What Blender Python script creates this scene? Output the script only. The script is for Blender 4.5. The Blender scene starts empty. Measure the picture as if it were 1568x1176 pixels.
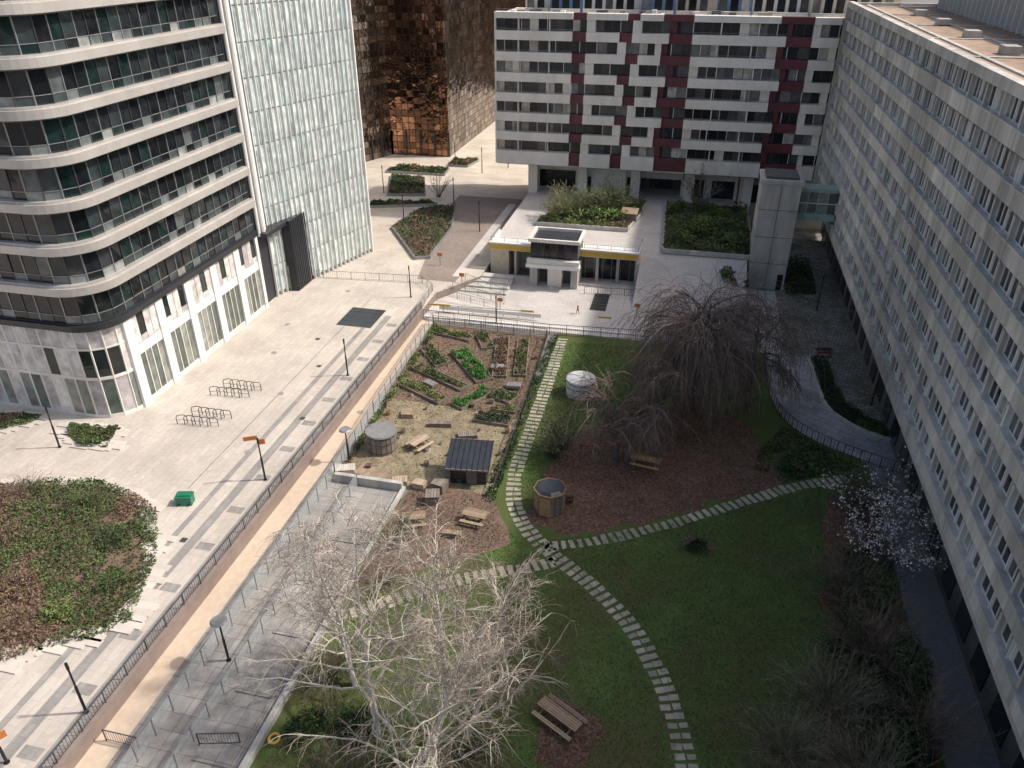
import bpy, math, random
import numpy as np
from mathutils import Vector, noise, Matrix
R=random.Random(7); NR=np.random.default_rng(5)
sc=bpy.context.scene
rad=math.radians

# ------------------------------------------------------------ materials
def _new(name):
    m=bpy.data.materials.new(name); m.use_nodes=True
    nt=m.node_tree; return m,nt,nt.nodes["Principled BSDF"]
def N(nt,t,**k):
    n=nt.nodes.new(t)
    for a,b in k.items(): setattr(n,a,b)
    return n
def math_(nt,op,a,b=None,c=None):
    n=N(nt,"ShaderNodeMath",operation=op)
    for i,x in enumerate((a,b,c)):
        if x is None: continue
        if isinstance(x,(int,float)): n.inputs[i].default_value=x
        else: nt.links.new(x,n.inputs[i])
    return n.outputs[0]
def mixc(nt,fac,a,b,mode='MIX'):
    n=N(nt,"ShaderNodeMix",data_type='RGBA',blend_type=mode)
    if isinstance(fac,(int,float)): n.inputs[0].default_value=fac
    else: nt.links.new(fac,n.inputs[0])
    for i,x in ((6,a),(7,b)):
        if isinstance(x,(tuple,list)): n.inputs[i].default_value=(x[0],x[1],x[2],1)
        else: nt.links.new(x,n.inputs[i])
    return n.outputs[2]
def noise_(nt,scale,detail=4,vec=None,rough=.6,stretch=None):
    n=N(nt,"ShaderNodeTexNoise"); n.inputs["Scale"].default_value=scale
    n.inputs["Detail"].default_value=detail; n.inputs["Roughness"].default_value=rough
    if vec is None:
        vec=N(nt,"ShaderNodeTexCoord").outputs["Object"]
    if stretch:
        mp=N(nt,"ShaderNodeMapping"); mp.inputs["Scale"].default_value=stretch
        nt.links.new(vec,mp.inputs[0]); vec=mp.outputs[0]
    nt.links.new(vec,n.inputs["Vector"]); return n.outputs["Fac"]
def ramp(nt,fac,stops):
    n=N(nt,"ShaderNodeValToRGB"); e=n.color_ramp.elements
    while len(e)<len(stops): e.new(.5)
    for i,(p,c) in enumerate(stops):
        e[i].position=p; e[i].color=(c[0],c[1],c[2],1)
    nt.links.new(fac,n.inputs[0]); return n.outputs[0]
def surf(name,col,col2=None,rough=.8,scale=1.5,big=.12,metal=0,bump=0,bscale=20,stretch=None,spec=None,island=0):
    m,nt,b=_new(name)
    if col2 is None: col2=tuple(c*.72 for c in col)
    f1=noise_(nt,scale,6,stretch=stretch); f2=noise_(nt,big,3)
    f=math_(nt,'ADD',math_(nt,'MULTIPLY',f1,.55),math_(nt,'MULTIPLY',f2,.45))
    c=ramp(nt,f,[(.38,col2),(.62,col)])
    if island:
        g=N(nt,"ShaderNodeNewGeometry").outputs["Random Per Island"]
        mr=math_(nt,'MULTIPLY_ADD',g,island*2,1-island)
        cc=N(nt,"ShaderNodeCombineColor")
        for i in range(3): nt.links.new(mr,cc.inputs[i])
        c=mixc(nt,1.0,c,cc.outputs[0],'MULTIPLY')
    nt.links.new(c,b.inputs["Base Color"])
    b.inputs["Roughness"].default_value=rough; b.inputs["Metallic"].default_value=metal
    if spec is not None: b.inputs["Specular IOR Level"].default_value=spec
    if bump:
        bn=N(nt,"ShaderNodeBump"); bn.inputs["Strength"].default_value=bump; bn.inputs["Distance"].default_value=.05
        nt.links.new(noise_(nt,bscale,5),bn.inputs["Height"]); nt.links.new(bn.outputs[0],b.inputs["Normal"])
    return m
def paving(name,c1,c2,mortar,bw,bh,scale=1,rot=0,stain=.25,rough=.85,msize=.012,off=.5,moss=None):
    m,nt,b=_new(name)
    tc=N(nt,"ShaderNodeTexCoord"); mp=N(nt,"ShaderNodeMapping"); mp.inputs["Rotation"].default_value=(0,0,rot)
    nt.links.new(tc.outputs["Object"],mp.inputs[0])
    br=N(nt,"ShaderNodeTexBrick"); br.offset=off
    nt.links.new(mp.outputs[0],br.inputs["Vector"])
    br.inputs["Color1"].default_value=(*c1,1); br.inputs["Color2"].default_value=(*c2,1); br.inputs["Mortar"].default_value=(*mortar,1)
    br.inputs["Scale"].default_value=scale; br.inputs["Mortar Size"].default_value=msize
    br.inputs["Brick Width"].default_value=bw; br.inputs["Row Height"].default_value=bh; br.inputs["Bias"].default_value=0
    f=noise_(nt,.18,6); f2=noise_(nt,2.5,5)
    s=ramp(nt,math_(nt,'ADD',math_(nt,'MULTIPLY',f,.65),math_(nt,'MULTIPLY',f2,.35)),[(.35,(1-stain,)*3),(.6,(1,1,1))])
    c=mixc(nt,1.0,br.outputs["Color"],s,'MULTIPLY')
    if moss:
        k=ramp(nt,noise_(nt,.55,6,rough=.75),[(.50,(0,0,0)),(.60,(1,1,1))])
        c=mixc(nt,k,c,moss)
    nt.links.new(c,b.inputs["Base Color"])
    b.inputs["Roughness"].default_value=rough
    return m
def glass(name,stops,rough=.07,metal=0.0):
    """panes: every pane is its own mesh island and gets its own tint (blinds, dark rooms...)"""
    m,nt,b=_new(name)
    g=N(nt,"ShaderNodeNewGeometry").outputs["Random Per Island"]
    n=ramp(nt,g,stops); nt.nodes[-1].color_ramp.interpolation='CONSTANT'
    f=noise_(nt,.9,4)
    c=mixc(nt,1.0,n,ramp(nt,f,[(.3,(.55,.55,.55)),(.7,(1.3,1.3,1.3))]),'MULTIPLY')
    nt.links.new(c,b.inputs["Base Color"]); b.inputs["Roughness"].default_value=rough
    b.inputs["Metallic"].default_value=metal
    return m
def leafmat(name,stops,rough=.6,nscale=.35):
    m,nt,b=_new(name)
    g=N(nt,"ShaderNodeNewGeometry").outputs["Random Per Island"]
    f=noise_(nt,nscale,4)
    s=math_(nt,'ADD',math_(nt,'MULTIPLY',g,.4),math_(nt,'MULTIPLY',f,.6))
    nt.links.new(ramp(nt,s,stops),b.inputs["Base Color"]); b.inputs["Roughness"].default_value=rough
    b.inputs["Specular IOR Level"].default_value=.25
    return m

M={}
M['plaza']=paving('plaza_stone',(.63,.565,.495),(.56,.50,.44),(.42,.37,.325),1.8,.6,rot=rad(90),stain=.26)
M['band']=paving('grey_granite',(.37,.345,.32),(.30,.28,.265),(.21,.195,.185),.9,.45,rot=rad(90),stain=.25)
M['far']=paving('far_plaza_stone',(.66,.58,.48),(.57,.50,.42),(.42,.37,.32),2.4,1.2,stain=.25)
M['brownpave']=paving('brown_brick_paving',(.36,.29,.25),(.29,.235,.21),(.20,.165,.15),.5,.25,stain=.3)
M['sandpath']=surf('sand_path',(.68,.55,.42),(.56,.45,.345),scale=2,bump=.2,bscale=15)
M['concslab']=paving('concrete_pavers',(.42,.395,.365),(.33,.31,.29),(.17,.155,.145),1.2,1.2,stain=.45,off=0,msize=.02)
M['darkpave']=paving('dark_cobble',(.42,.40,.37),(.27,.26,.245),(.08,.085,.06),.8,.4,rot=rad(15),stain=.55,msize=.04,moss=(.12,.125,.075))
M['asphalt']=surf('asphalt_old',(.26,.26,.255),(.18,.18,.175),scale=4)
M['base']=surf('terrain_ground',(.22,.21,.20),(.16,.155,.15),scale=.5)
M['curve']=paving('curved_walk_slabs',(.50,.50,.49),(.37,.37,.37),(.20,.20,.20),1.6,.8,rot=rad(35),stain=.5,msize=.02)
M['forecourt']=paving('forecourt_stone',(.66,.61,.57),(.59,.55,.52),(.42,.39,.37),1.2,.6,stain=.22)
M['sand']=surf('sandy_soil',(.37,.30,.205),(.18,.15,.09),scale=1.1,big=.35,bump=.4,bscale=9)
M['soil']=surf('garden_soil',(.15,.10,.065),(.085,.058,.04),scale=3,bump=.6,bscale=12)
M['path_soil']=surf('trodden_soil',(.23,.15,.11),(.135,.09,.065),scale=2,big=.4,bump=.5,bscale=10)
def lawn():
    m,nt,b=_new('lawn_grass')
    a=noise_(nt,.20,5); c=noise_(nt,3.5,6,rough=.75); d=noise_(nt,22,3)
    s=math_(nt,'ADD',math_(nt,'MULTIPLY',a,.46),math_(nt,'ADD',math_(nt,'MULTIPLY',c,.34),math_(nt,'MULTIPLY',d,.20)))
    nt.links.new(ramp(nt,s,[(.38,(.13,.105,.06)),(.45,(.105,.115,.045)),(.52,(.088,.135,.040)),(.62,(.125,.195,.060))]),b.inputs["Base Color"])
    b.inputs["Roughness"].default_value=.95; b.inputs["Specular IOR Level"].default_value=.1
    bn=N(nt,"ShaderNodeBump"); bn.inputs["Strength"].default_value=.6; bn.inputs["Distance"].default_value=.05
    nt.links.new(noise_(nt,14,6),bn.inputs["Height"]); nt.links.new(bn.outputs[0],b.inputs["Normal"])
    return m
M['lawn']=lawn()
def mulch():
    m,nt,b=_new('leaf_litter')
    tc=N(nt,"ShaderNodeTexCoord"); v=N(nt,"ShaderNodeTexVoronoi"); v.inputs["Scale"].default_value=7
    nt.links.new(tc.outputs["Object"],v.inputs["Vector"])
    s=N(nt,"ShaderNodeSeparateColor"); nt.links.new(v.outputs["Color"],s.inputs[0])
    f=math_(nt,'ADD',math_(nt,'MULTIPLY',s.outputs[0],.5),math_(nt,'MULTIPLY',noise_(nt,.5,5),.5))
    nt.links.new(ramp(nt,f,[(.2,(.07,.042,.03)),(.5,(.15,.088,.06)),(.8,(.27,.165,.115))]),b.inputs["Base Color"])
    b.inputs["Roughness"].default_value=.9; return m
M['mulch']=mulch()
M['stone']=surf('stepping_stone',(.46,.42,.34),(.29,.27,.215),scale=2.5,bump=.3,island=.22)
M['whitestone']=surf('pale_kerb_stone',(.66,.60,.53),(.56,.51,.455),scale=2,island=.08)
M['conc']=surf('weathered_concrete',(.58,.56,.52),(.36,.35,.325),scale=.9,stretch=(1,1,.16),rough=.9)
M['slabconc']=surf('streaked_facade_concrete',(.72,.69,.64),(.33,.315,.285),scale=.95,stretch=(1,1,.14),rough=.9,big=.08,island=.12)
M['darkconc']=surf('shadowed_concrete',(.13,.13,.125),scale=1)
M['wallbrown']=surf('retaining_wall',(.30,.235,.205),(.22,.175,.155),scale=1.2)
M['roofgrav']=surf('roof_gravel',(.46,.33,.235),(.28,.195,.135),scale=.6,big=.09,bump=.2)
M['rooflight']=surf('roof_membrane',(.54,.48,.40),(.42,.37,.30),scale=.8)
M['blackmetal']=surf('black_metal',(.03,.032,.035),rough=.45,metal=.3)
M['rail']=surf('dark_rail_metal',(.11,.11,.115),rough=.5,metal=.4)
M['railgrey']=surf('grey_rail_metal',(.38,.38,.38),rough=.45,metal=.4)
M['white']=surf('white_paint',(.84,.83,.80),(.75,.74,.71),rough=.6,scale=.8)
M['offwhite']=surf('cream_panel',(.86,.82,.75),(.70,.665,.60),rough=.6,scale=.6,stretch=(1,1,.3),island=.05)
M['beige']=surf('beige_panel',(.70,.62,.49),(.58,.51,.41),rough=.7)
M['burg']=surf('burgundy_panel',(.15,.038,.048),(.10,.028,.036),rough=.5,island=.12)
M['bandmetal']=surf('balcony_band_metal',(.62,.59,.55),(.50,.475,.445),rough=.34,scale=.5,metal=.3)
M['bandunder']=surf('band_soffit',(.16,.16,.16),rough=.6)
M['darkclad']=surf('dark_cladding',(.035,.038,.045),rough=.35)
M['yellow']=surf('yellow_fascia',(.72,.46,.08),(.60,.38,.06),rough=.5)
M['orange']=surf('orange_sign',(.70,.24,.06),rough=.5)
M['green']=surf('green_plastic',(.02,.22,.13),rough=.4)
M['teal']=surf('teal_enamel',(.40,.52,.47),rough=.35)
M['wood']=surf('weathered_wood',(.40,.30,.21),(.27,.20,.14),scale=3,island=.2)
M['woodor']=surf('larch_wood',(.50,.30,.15),(.34,.20,.105),scale=3,island=.15)
M['woodpale']=surf('pale_wood',(.52,.41,.30),(.38,.29,.21),scale=3,island=.2)
M['woodgrey']=surf('grey_wood',(.29,.245,.20),(.19,.16,.13),scale=3,island=.25)
M['roofmetal']=surf('anthracite_roof_sheet',(.07,.078,.09),(.042,.047,.055),rough=.35,metal=.3)
M['bluepanel']=surf('blue_panel',(.14,.24,.42),rough=.4)
M['bark']=surf('white_birch_bark',(.74,.69,.61),(.44,.40,.34),scale=5,rough=.8,big=.6)
M['birchtwig']=surf('birch_twig',(.44,.37,.305),(.26,.215,.175),scale=3,big=.5,island=.35)
M['dbark']=surf('dark_bark',(.17,.135,.115),(.10,.08,.068),scale=4)
M['wtwig']=surf('weeping_twig',(.26,.195,.165),(.135,.102,.086),scale=1,big=.3,island=.4)
M['rtwig']=surf('reddish_twig',(.25,.18,.135),(.14,.105,.078),scale=1,big=.5,island=.35)
M['gtwig']=surf('olive_twig',(.28,.255,.165),(.155,.14,.09),scale=1,big=.5,island=.3)
M['lf_dark']=leafmat('dark_evergreen_leaf',[(.25,(.024,.040,.020)),(.55,(.050,.085,.036)),(.8,(.10,.155,.065))])
M['lf_green']=leafmat('groundcover_leaf',[(.30,(.10,.09,.05)),(.45,(.075,.105,.038)),(.6,(.095,.16,.048)),(.8,(.16,.24,.08))])
M['lf_brown']=leafmat('dry_groundcover',[(.25,(.11,.075,.05)),(.5,(.20,.135,.09)),(.8,(.32,.24,.16))])
M['lf_lime']=leafmat('spring_leaf',[(.25,(.09,.12,.04)),(.55,(.18,.25,.07)),(.8,(.30,.37,.12))])
M['lf_veg']=leafmat('vegetable_leaf',[(.25,(.045,.13,.035)),(.55,(.08,.24,.05)),(.8,(.16,.36,.09))])
M['petal']=surf('white_blossom',(.88,.86,.83),(.78,.75,.72),rough=.6)
M['grass']=leafmat('grass_blade',[(.25,(.08,.09,.038)),(.55,(.10,.155,.048)),(.8,(.16,.235,.08))])
M['leaf_fallen']=leafmat('fallen_leaf',[(.25,(.12,.065,.042)),(.55,(.24,.145,.095)),(.85,(.42,.28,.19))])
M['gl_left']=glass('curtain_wall_glass',[(0,(.012,.015,.018)),(.35,(.022,.028,.032)),(.62,(.012,.028,.028)),(.80,(.04,.052,.056)),(.92,(.12,.135,.14))],rough=.05)
M['gl_sill']=glass('sill_glass',[(0,(.06,.078,.08)),(.3,(.15,.175,.175)),(.55,(.03,.042,.045)),(.8,(.28,.30,.29))],rough=.12)
M['gl_win']=glass('window_glass',[(0,(.02,.023,.028)),(.4,(.045,.05,.056)),(.62,(.10,.105,.11)),(.78,(.22,.22,.22)),(.9,(.52,.50,.47))],rough=.12)
M['gl_slab']=glass('slab_window_glass',[(0,(.02,.024,.028)),(.35,(.055,.063,.07)),(.6,(.12,.13,.135)),(.85,(.32,.32,.31))],rough=.08)
M['gl_shop']=glass('shopfront_glass',[(0,(.12,.145,.13)),(.4,(.19,.215,.195)),(.7,(.30,.32,.29))],rough=.1)
M['gl_dark']=glass('dark_glass',[(0,(.012,.015,.018)),(.5,(.03,.035,.04))],rough=.08)
M['gl_fin']=glass('fin_tower_glass',[(0,(.54,.63,.62)),(.3,(.60,.69,.67)),(.6,(.66,.74,.71)),(.85,(.48,.59,.57))],rough=.2)
M['lilac']=glass('pale_panels',[(0,(.68,.64,.62)),(.35,(.60,.56,.56)),(.6,(.74,.71,.67)),(.85,(.52,.48,.50))],rough=.4)
def bronze(name,tint,dark,cell=(1.3,1.3),amp=.16,w=.25):
    m,nt,b=_new(name)
    tc=N(nt,"ShaderNodeTexCoord"); sp=N(nt,"ShaderNodeSeparateXYZ"); nt.links.new(tc.outputs["Object"],sp.inputs[0])
    u=math_(nt,'DIVIDE',math_(nt,'SUBTRACT',sp.outputs[0],sp.outputs[1]),cell[0]); v=math_(nt,'DIVIDE',sp.outputs[2],cell[1])
    cb=N(nt,"ShaderNodeCombineXYZ"); nt.links.new(math_(nt,'FLOOR',u),cb.inputs[0]); nt.links.new(math_(nt,'FLOOR',v),cb.inputs[1])
    wn=N(nt,"ShaderNodeTexWhiteNoise",noise_dimensions='3D'); nt.links.new(cb.outputs[0],wn.inputs["Vector"])
    vm=N(nt,"ShaderNodeVectorMath",operation='SUBTRACT'); nt.links.new(wn.outputs["Color"],vm.inputs[0]); vm.inputs[1].default_value=(.5,.5,.5)
    vs=N(nt,"ShaderNodeVectorMath",operation='SCALE'); nt.links.new(vm.outputs[0],vs.inputs[0]); vs.inputs["Scale"].default_value=amp
    bn=N(nt,"ShaderNodeBump"); bn.inputs["Strength"].default_value=.5; bn.inputs["Distance"].default_value=.25
    nt.links.new(noise_(nt,.7,2),bn.inputs["Height"])
    va=N(nt,"ShaderNodeVectorMath",operation='ADD'); nt.links.new(bn.outputs["Normal"],va.inputs[0]); nt.links.new(vs.outputs[0],va.inputs[1])
    vn=N(nt,"ShaderNodeVectorMath",operation='NORMALIZE'); nt.links.new(va.outputs[0],vn.inputs[0])
    fu=math_(nt,'FRACT',u); fv=math_(nt,'FRACT',v)
    line=math_(nt,'MAXIMUM',math_(nt,'LESS_THAN',fu,.09),math_(nt,'LESS_THAN',fv,.09))
    big=noise_(nt,.12,5,stretch=(1,1,.40)); w2=N(nt,"ShaderNodeTexWhiteNoise",noise_dimensions='2D'); nt.links.new(cb.outputs[0],w2.inputs["Vector"])
    s=math_(nt,'ADD',math_(nt,'MULTIPLY',big,1-w),math_(nt,'MULTIPLY',w2.outputs["Value"],w))
    c=ramp(nt,s,[(.38,dark),(.52,tuple((x+y)*.36 for x,y in zip(dark,tint))),(.66,tint)])  # broad dark and warm patches paint mirrored surroundings into the base colour
    c=mixc(nt,line,c,(.06,.045,.035))
    nt.links.new(c,b.inputs["Base Color"]); nt.links.new(vn.outputs[0],b.inputs["Normal"])
    b.inputs["Metallic"].default_value=.92
    nt.links.new(math_(nt,'MULTIPLY_ADD',line,.4,.05),b.inputs["Roughness"]); return m
M['bronze']=bronze('bronze_mirror_glass',(.72,.40,.25),(.13,.07,.045),amp=.09)
M['bronzegrey']=bronze('grey_bronze_mirror_glass',(.50,.42,.36),(.11,.085,.07),amp=.08)
def clearglass():
    m,nt,b=_new('balustrade_glass'); b.inputs["Base Color"].default_value=(.62,.68,.68,1); b.inputs["Roughness"].default_value=.12
    b.inputs["Alpha"].default_value=.34; return m
M['clear']=clearglass()
M['skin']=surf('skin',(.45,.28,.20)); M['cloth_d']=surf('dark_cloth',(.03,.035,.05)); M['cloth_r']=surf('red_cloth',(.45,.04,.04)); M['hair']=surf('hair',(.03,.02,.015))

# ------------------------------------------------------------ mesh builder
class MB:
    def __init__(s,mats): s.v=[];s.f=[];s.m=[];s.names=list(mats) if isinstance(mats,(list,tuple)) else [mats]
    def mi(s,k):
        if k is None: return 0
        if k not in s.names: s.names.append(k)
        return s.names.index(k)
    def add(s,vs,fs,mat=None):
        o=len(s.v); s.v+=vs; i=s.mi(mat)
        for f in fs: s.f.append([o+a for a in f]); s.m.append(i)
    def bx(s,x0,x1,y0,y1,z0,z1,mat=None):
        s.add([(x0,y0,z0),(x1,y0,z0),(x1,y1,z0),(x0,y1,z0),(x0,y0,z1),(x1,y0,z1),(x1,y1,z1),(x0,y1,z1)],
              [(0,3,2,1),(4,5,6,7),(0,1,5,4),(1,2,6,5),(2,3,7,6),(3,0,4,7)],mat)
    def box(s,cx,cy,cz,sx,sy,sz,rot=0,mat=None):
        c,d=math.cos(rot),math.sin(rot); vs=[]
        for dz in(-.5,.5):
            for dx,dy in((-.5,-.5),(.5,-.5),(.5,.5),(-.5,.5)):
                x,y,z=dx*sx,dy*sy,dz*sz
                vs.append((cx+x*c-y*d,cy+x*d+y*c,cz+z))
        s.add(vs,[(0,3,2,1),(4,5,6,7),(0,1,5,4),(1,2,6,5),(2,3,7,6),(3,0,4,7)],mat)
    def beam(s,p,q,w,h,mat=None):
        p=Vector(p);q=Vector(q);d=q-p;L=d.length
        if L<1e-5:return
        d.normalize(); up=Vector((0,0,1)) if abs(d.z)<.95 else Vector((1,0,0))
        a=d.cross(up).normalized(); b=a.cross(d); vs=[]
        for P in(p,q):
            for i,j in((-1,-1),(1,-1),(1,1),(-1,1)): vs.append(tuple(P+a*(i*w/2)+b*(j*h/2)))
        s.add(vs,[(0,3,2,1),(4,5,6,7),(0,1,5,4),(1,2,6,5),(2,3,7,6),(3,0,4,7)],mat)
    def prism(s,poly,z0,z1,mat=None,top=None,bottom=True):
        n=len(poly)
        A=sum(poly[i][0]*poly[(i+1)%n][1]-poly[(i+1)%n][0]*poly[i][1] for i in range(n))
        if A<0: poly=poly[::-1]
        vs=[(x,y,z0) for x,y in poly]+[(x,y,z1) for x,y in poly]
        s.add(vs,[(i,(i+1)%n,n+(i+1)%n,n+i) for i in range(n)],mat)
        s.add([(x,y,z1) for x,y in poly],[tuple(range(n))],top or mat)
        if bottom: s.add([(x,y,z0) for x,y in poly],[tuple(range(n))[::-1]],mat)
    def sheet(s,poly,z,mat=None):
        n=len(poly)
        A=sum(poly[i][0]*poly[(i+1)%n][1]-poly[(i+1)%n][0]*poly[i][1] for i in range(n))
        if A<0: poly=poly[::-1]
        s.add([(x,y,z) for x,y in poly],[tuple(range(n))],mat)
    def cyl(s,x,y,z0,z1,r,n=12,mat=None,r2=None,cap=None):
        r2=r if r2 is None else r2
        vs=[(x+r*math.cos(2*math.pi*i/n),y+r*math.sin(2*math.pi*i/n),z0) for i in range(n)]+[(x+r2*math.cos(2*math.pi*i/n),y+r2*math.sin(2*math.pi*i/n),z1) for i in range(n)]
        s.add(vs,[(i,(i+1)%n,n+(i+1)%n,n+i) for i in range(n)]+[tuple(range(n))[::-1]],mat)
        s.add(vs[n:],[tuple(range(n))],cap or mat)
    def tube(s,pts,rs,k=3,mat=None):
        n=len(pts); vs=[]; fs=[]; a=None
        for i in range(n):
            d=(pts[min(i+1,n-1)]-pts[max(i-1,0)])
            if d.length<1e-6: d=Vector((0,0,1))
            d.normalize()
            if a is None:
                a=d.cross(Vector((.31,.95,.07))).normalized()
            else:
                a=(a-d*a.dot(d))
                if a.length<1e-4: a=d.orthogonal()
                a.normalize()
            b=d.cross(a)
            for j in range(k):
                t=2*math.pi*j/k; p=pts[i]+(a*math.cos(t)+b*math.sin(t))*rs[i]; vs.append((p.x,p.y,p.z))
        for i in range(n-1):
            for j in range(k): fs.append((i*k+j,i*k+(j+1)%k,(i+1)*k+(j+1)%k,(i+1)*k+j))
        s.add(vs,fs,mat)
    def quad(s,a,b,c,d,mat=None): s.add([tuple(a),tuple(b),tuple(c),tuple(d)],[(0,1,2,3)],mat)
    def obj(s,name,loc=(0,0,0),rot=0,smooth=False):
        me=bpy.data.meshes.new(name); me.from_pydata(s.v,[],s.f)
        for k in s.names: me.materials.append(M[k])
        me.polygons.foreach_set("material_index",s.m)
        if smooth: me.polygons.foreach_set("use_smooth",[True]*len(s.f))
        me.update(); o=bpy.data.objects.new(name,me); o.location=loc; o.rotation_euler=(0,0,rot)
        bpy.context.collection.objects.link(o); return o
def sheet(name,poly,z,mat):
    b=MB([mat]); b.sheet(poly,z); return b.obj(name)
def rect(x0,x1,y0,y1): return [(x0,y0),(x1,y0),(x1,y1),(x0,y1)]
def inpoly(x,y,p):
    r=False; j=len(p)-1
    for i in range(len(p)):
        if (p[i][1]>y)!=(p[j][1]>y) and x<(p[j][0]-p[i][0])*(y-p[i][1])/(p[j][1]-p[i][1])+p[i][0]: r=not r
        j=i
    return r
def leafquads(name,C,size,mats,pick=None):
    n=len(C); C=np.asarray(C,float)
    a=NR.normal(size=(n,3)); a/=np.linalg.norm(a,axis=1)[:,None]
    t=NR.normal(size=(n,3)); b=np.cross(a,t)
    b/=np.linalg.norm(b,axis=1)[:,None]
    s=size*(.6+.8*NR.random(n))[:,None]
    V=np.stack([C-a*s,C-b*s*.55,C+a*s,C+b*s*.55],1).reshape(-1,3)
    me=bpy.data.meshes.new(name); me.vertices.add(4*n); me.vertices.foreach_set("co",V.ravel())
    me.loops.add(4*n); me.loops.foreach_set("vertex_index",np.arange(4*n,dtype=np.int32))
    me.polygons.add(n); me.polygons.foreach_set("loop_start",np.arange(0,4*n,4,dtype=np.int32)); me.polygons.foreach_set("loop_total",np.full(n,4,dtype=np.int32))
    for k in mats: me.materials.append(M[k])
    if pick is not None: me.polygons.foreach_set("material_index",np.asarray(pick,dtype=np.int32))
    me.update(calc_edges=True); me.validate()
    o=bpy.data.objects.new(name,me); bpy.context.collection.objects.link(o); return o
def blobs(name,bl,size,mats):
    P=[]
    for (x,y,z,rx,ry,rz,n) in bl:
        k=max(4,n//90)
        for c in range(k):
            d=Vector((R.gauss(0,1),R.gauss(0,1),R.gauss(0,1))).normalized()*(R.random()**.4)*.8
            cr=R.uniform(.18,.38)
            q=NR.normal(size=(n//k,3))*cr*.6
            q=q+np.array([d.x,d.y,abs(d.z) if rz<1 else d.z]); P.append(q*np.array([rx,ry,rz])+np.array([x,y,z]))
    P=np.concatenate(P); pk=None
    if len(mats)>1: pk=[0 if noise.noise(Vector(p)*.45)>-.05 else 1 for p in P]
    return leafquads(name,P,size,mats,pk)
def cover(name,poly,z,h,n,size,mats,thr=0.0,nscale=.22,holes=-9):
    xs=[p[0] for p in poly]; ys=[p[1] for p in poly]; P=[];pk=[]
    while len(P)<n:
        x=R.uniform(min(xs),max(xs)); y=R.uniform(min(ys),max(ys))
        if not inpoly(x,y,poly): continue
        q=noise.noise(Vector((x*nscale*2,y*nscale*2,3))); q2=noise.noise(Vector((x*1.3,y*1.3,9)))
        if q*.6+q2*.6<holes and R.random()<.85:
            n-=1; continue
        hh=h*max(.08,(.45+.7*q+.5*q2))
        P.append((x,y,z+R.random()**.6*hh))
        if len(mats)>1:
            v=noise.noise(Vector((x*nscale,y*nscale,1)))+.45*noise.noise(Vector((x*nscale*4,y*nscale*4,5)))+R.uniform(-.10,.10); pk.append(0 if v>thr else (1 if len(mats)<3 or v>thr-.28 else 2))
    return leafquads(name,P,size,mats,pk if len(mats)>1 else None)

# ------------------------------------------------------------ ground
sheet('terrain_ground',rect(-900,900,-300,1500),-1.03,'base')
b=MB(['plaza','wallbrown']); b.prism([(-220,-30),(-30.6,-30),(-30.6,88),(-26.4,95),(-26.4,300),(-220,300)],-1.2,0,'wallbrown','plaza'); b.obj('plaza_pavement')
sheet('far_plaza_pavement',[(-80,101),(-44,101),(-34.5,96),(-27,96),(-27,240),(-80,240)],.004,'far')
sheet('brown_brick_road',[(-34.5,92),(-29.2,92),(-27.4,131),(-40,131),(-40,122)],.008,'brownpave')
sheet('pale_paving_strip',rect(-30.2,-28.9,94,128),.013,'forecourt')
for i,(x0,x1,m) in enumerate([(-31.9,-30.75,'band'),(-34.4,-33.6,'band'),(-36.0,-35.5,'band')]):  # first strip paints the railing's shadow band; outer two are grey paving
    sheet('granite_and_shadow_band',rect(x0,x1,18,84 if i==0 else 80),.006,m)
b=MB(['forecourt']) 
for k in range(14):
    yy=20+k*4.4; b.sheet(rect(-33.4,-32.1,yy,yy+.8),.010,'band')
b.obj('granite_paving_inlay')
b=MB(['band','rail'])
for (x,y) in ((-38,60),(-43,68),(-36,50),(-45,75),(-42,86),(-29.5,60)):
    b.cyl(x,y,.004 if x<-30.6 else -.998,.016 if x<-30.6 else -.985,.32,14,'band')
for (x,y) in ((-34,56),(-37,66),(-40,72),(-35,38)): b.bx(x,x+.5,y,y+.5,.004,.016,'rail')
b.bx(-38.2,-38.08,44,84,.004,.014,'band'); b.obj('manhole_covers')
b=MB(['roofmetal','railgrey']); b.bx(-39.3,-34.9,76.2,81.4,.004,.03,'railgrey')
for i in range(4):
    for j in range(4): b.bx(-39.25+i*1.1,-38.18+i*1.1,76.3+j*1.28,77.5+j*1.28,.03,.06,'roofmetal')
b.obj('ventilation_grille')
sheet('sand_path',[(-30.6,10),(-28.7,10),(-28.9,81.5),(-30.6,82)],-1.0,'sandpath')
sheet('paver_path',[(-28.7,10),(-20.8,10),(-20.8,49),(-26.8,49.5),(-27.6,60),(-28.9,81)],-.996,'concslab')
sheet('forecourt_pavement',[(-30.6,82.3),(12.8,82.3),(12.8,101),(-5,101),(-26.4,98.2),(-30.6,88)],-.998,'forecourt')
b=MB(['forecourt']); b.quad((-5.4,91,-.98),(8.7,91,-.98),(8.7,103,2.62),(-5.4,103,2.62)); b.obj('ramp_pavement')
sheet('cobbled_pavement',[(12.8,66),(60,60),(60,140),(12.8,140)],-1.0,'darkpave')
sheet('lane_pavement',[(17.6,5),(40,5),(40,62.5),(18.5,62.5)],-.994,'asphalt')
sheet('garden_lawn',[(-21,5),(17.6,5),(18.5,62),(11,70),(10.5,82),(-13.4,82),(-13.4,48),(-21,48)],-.990,'lawn')
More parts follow.
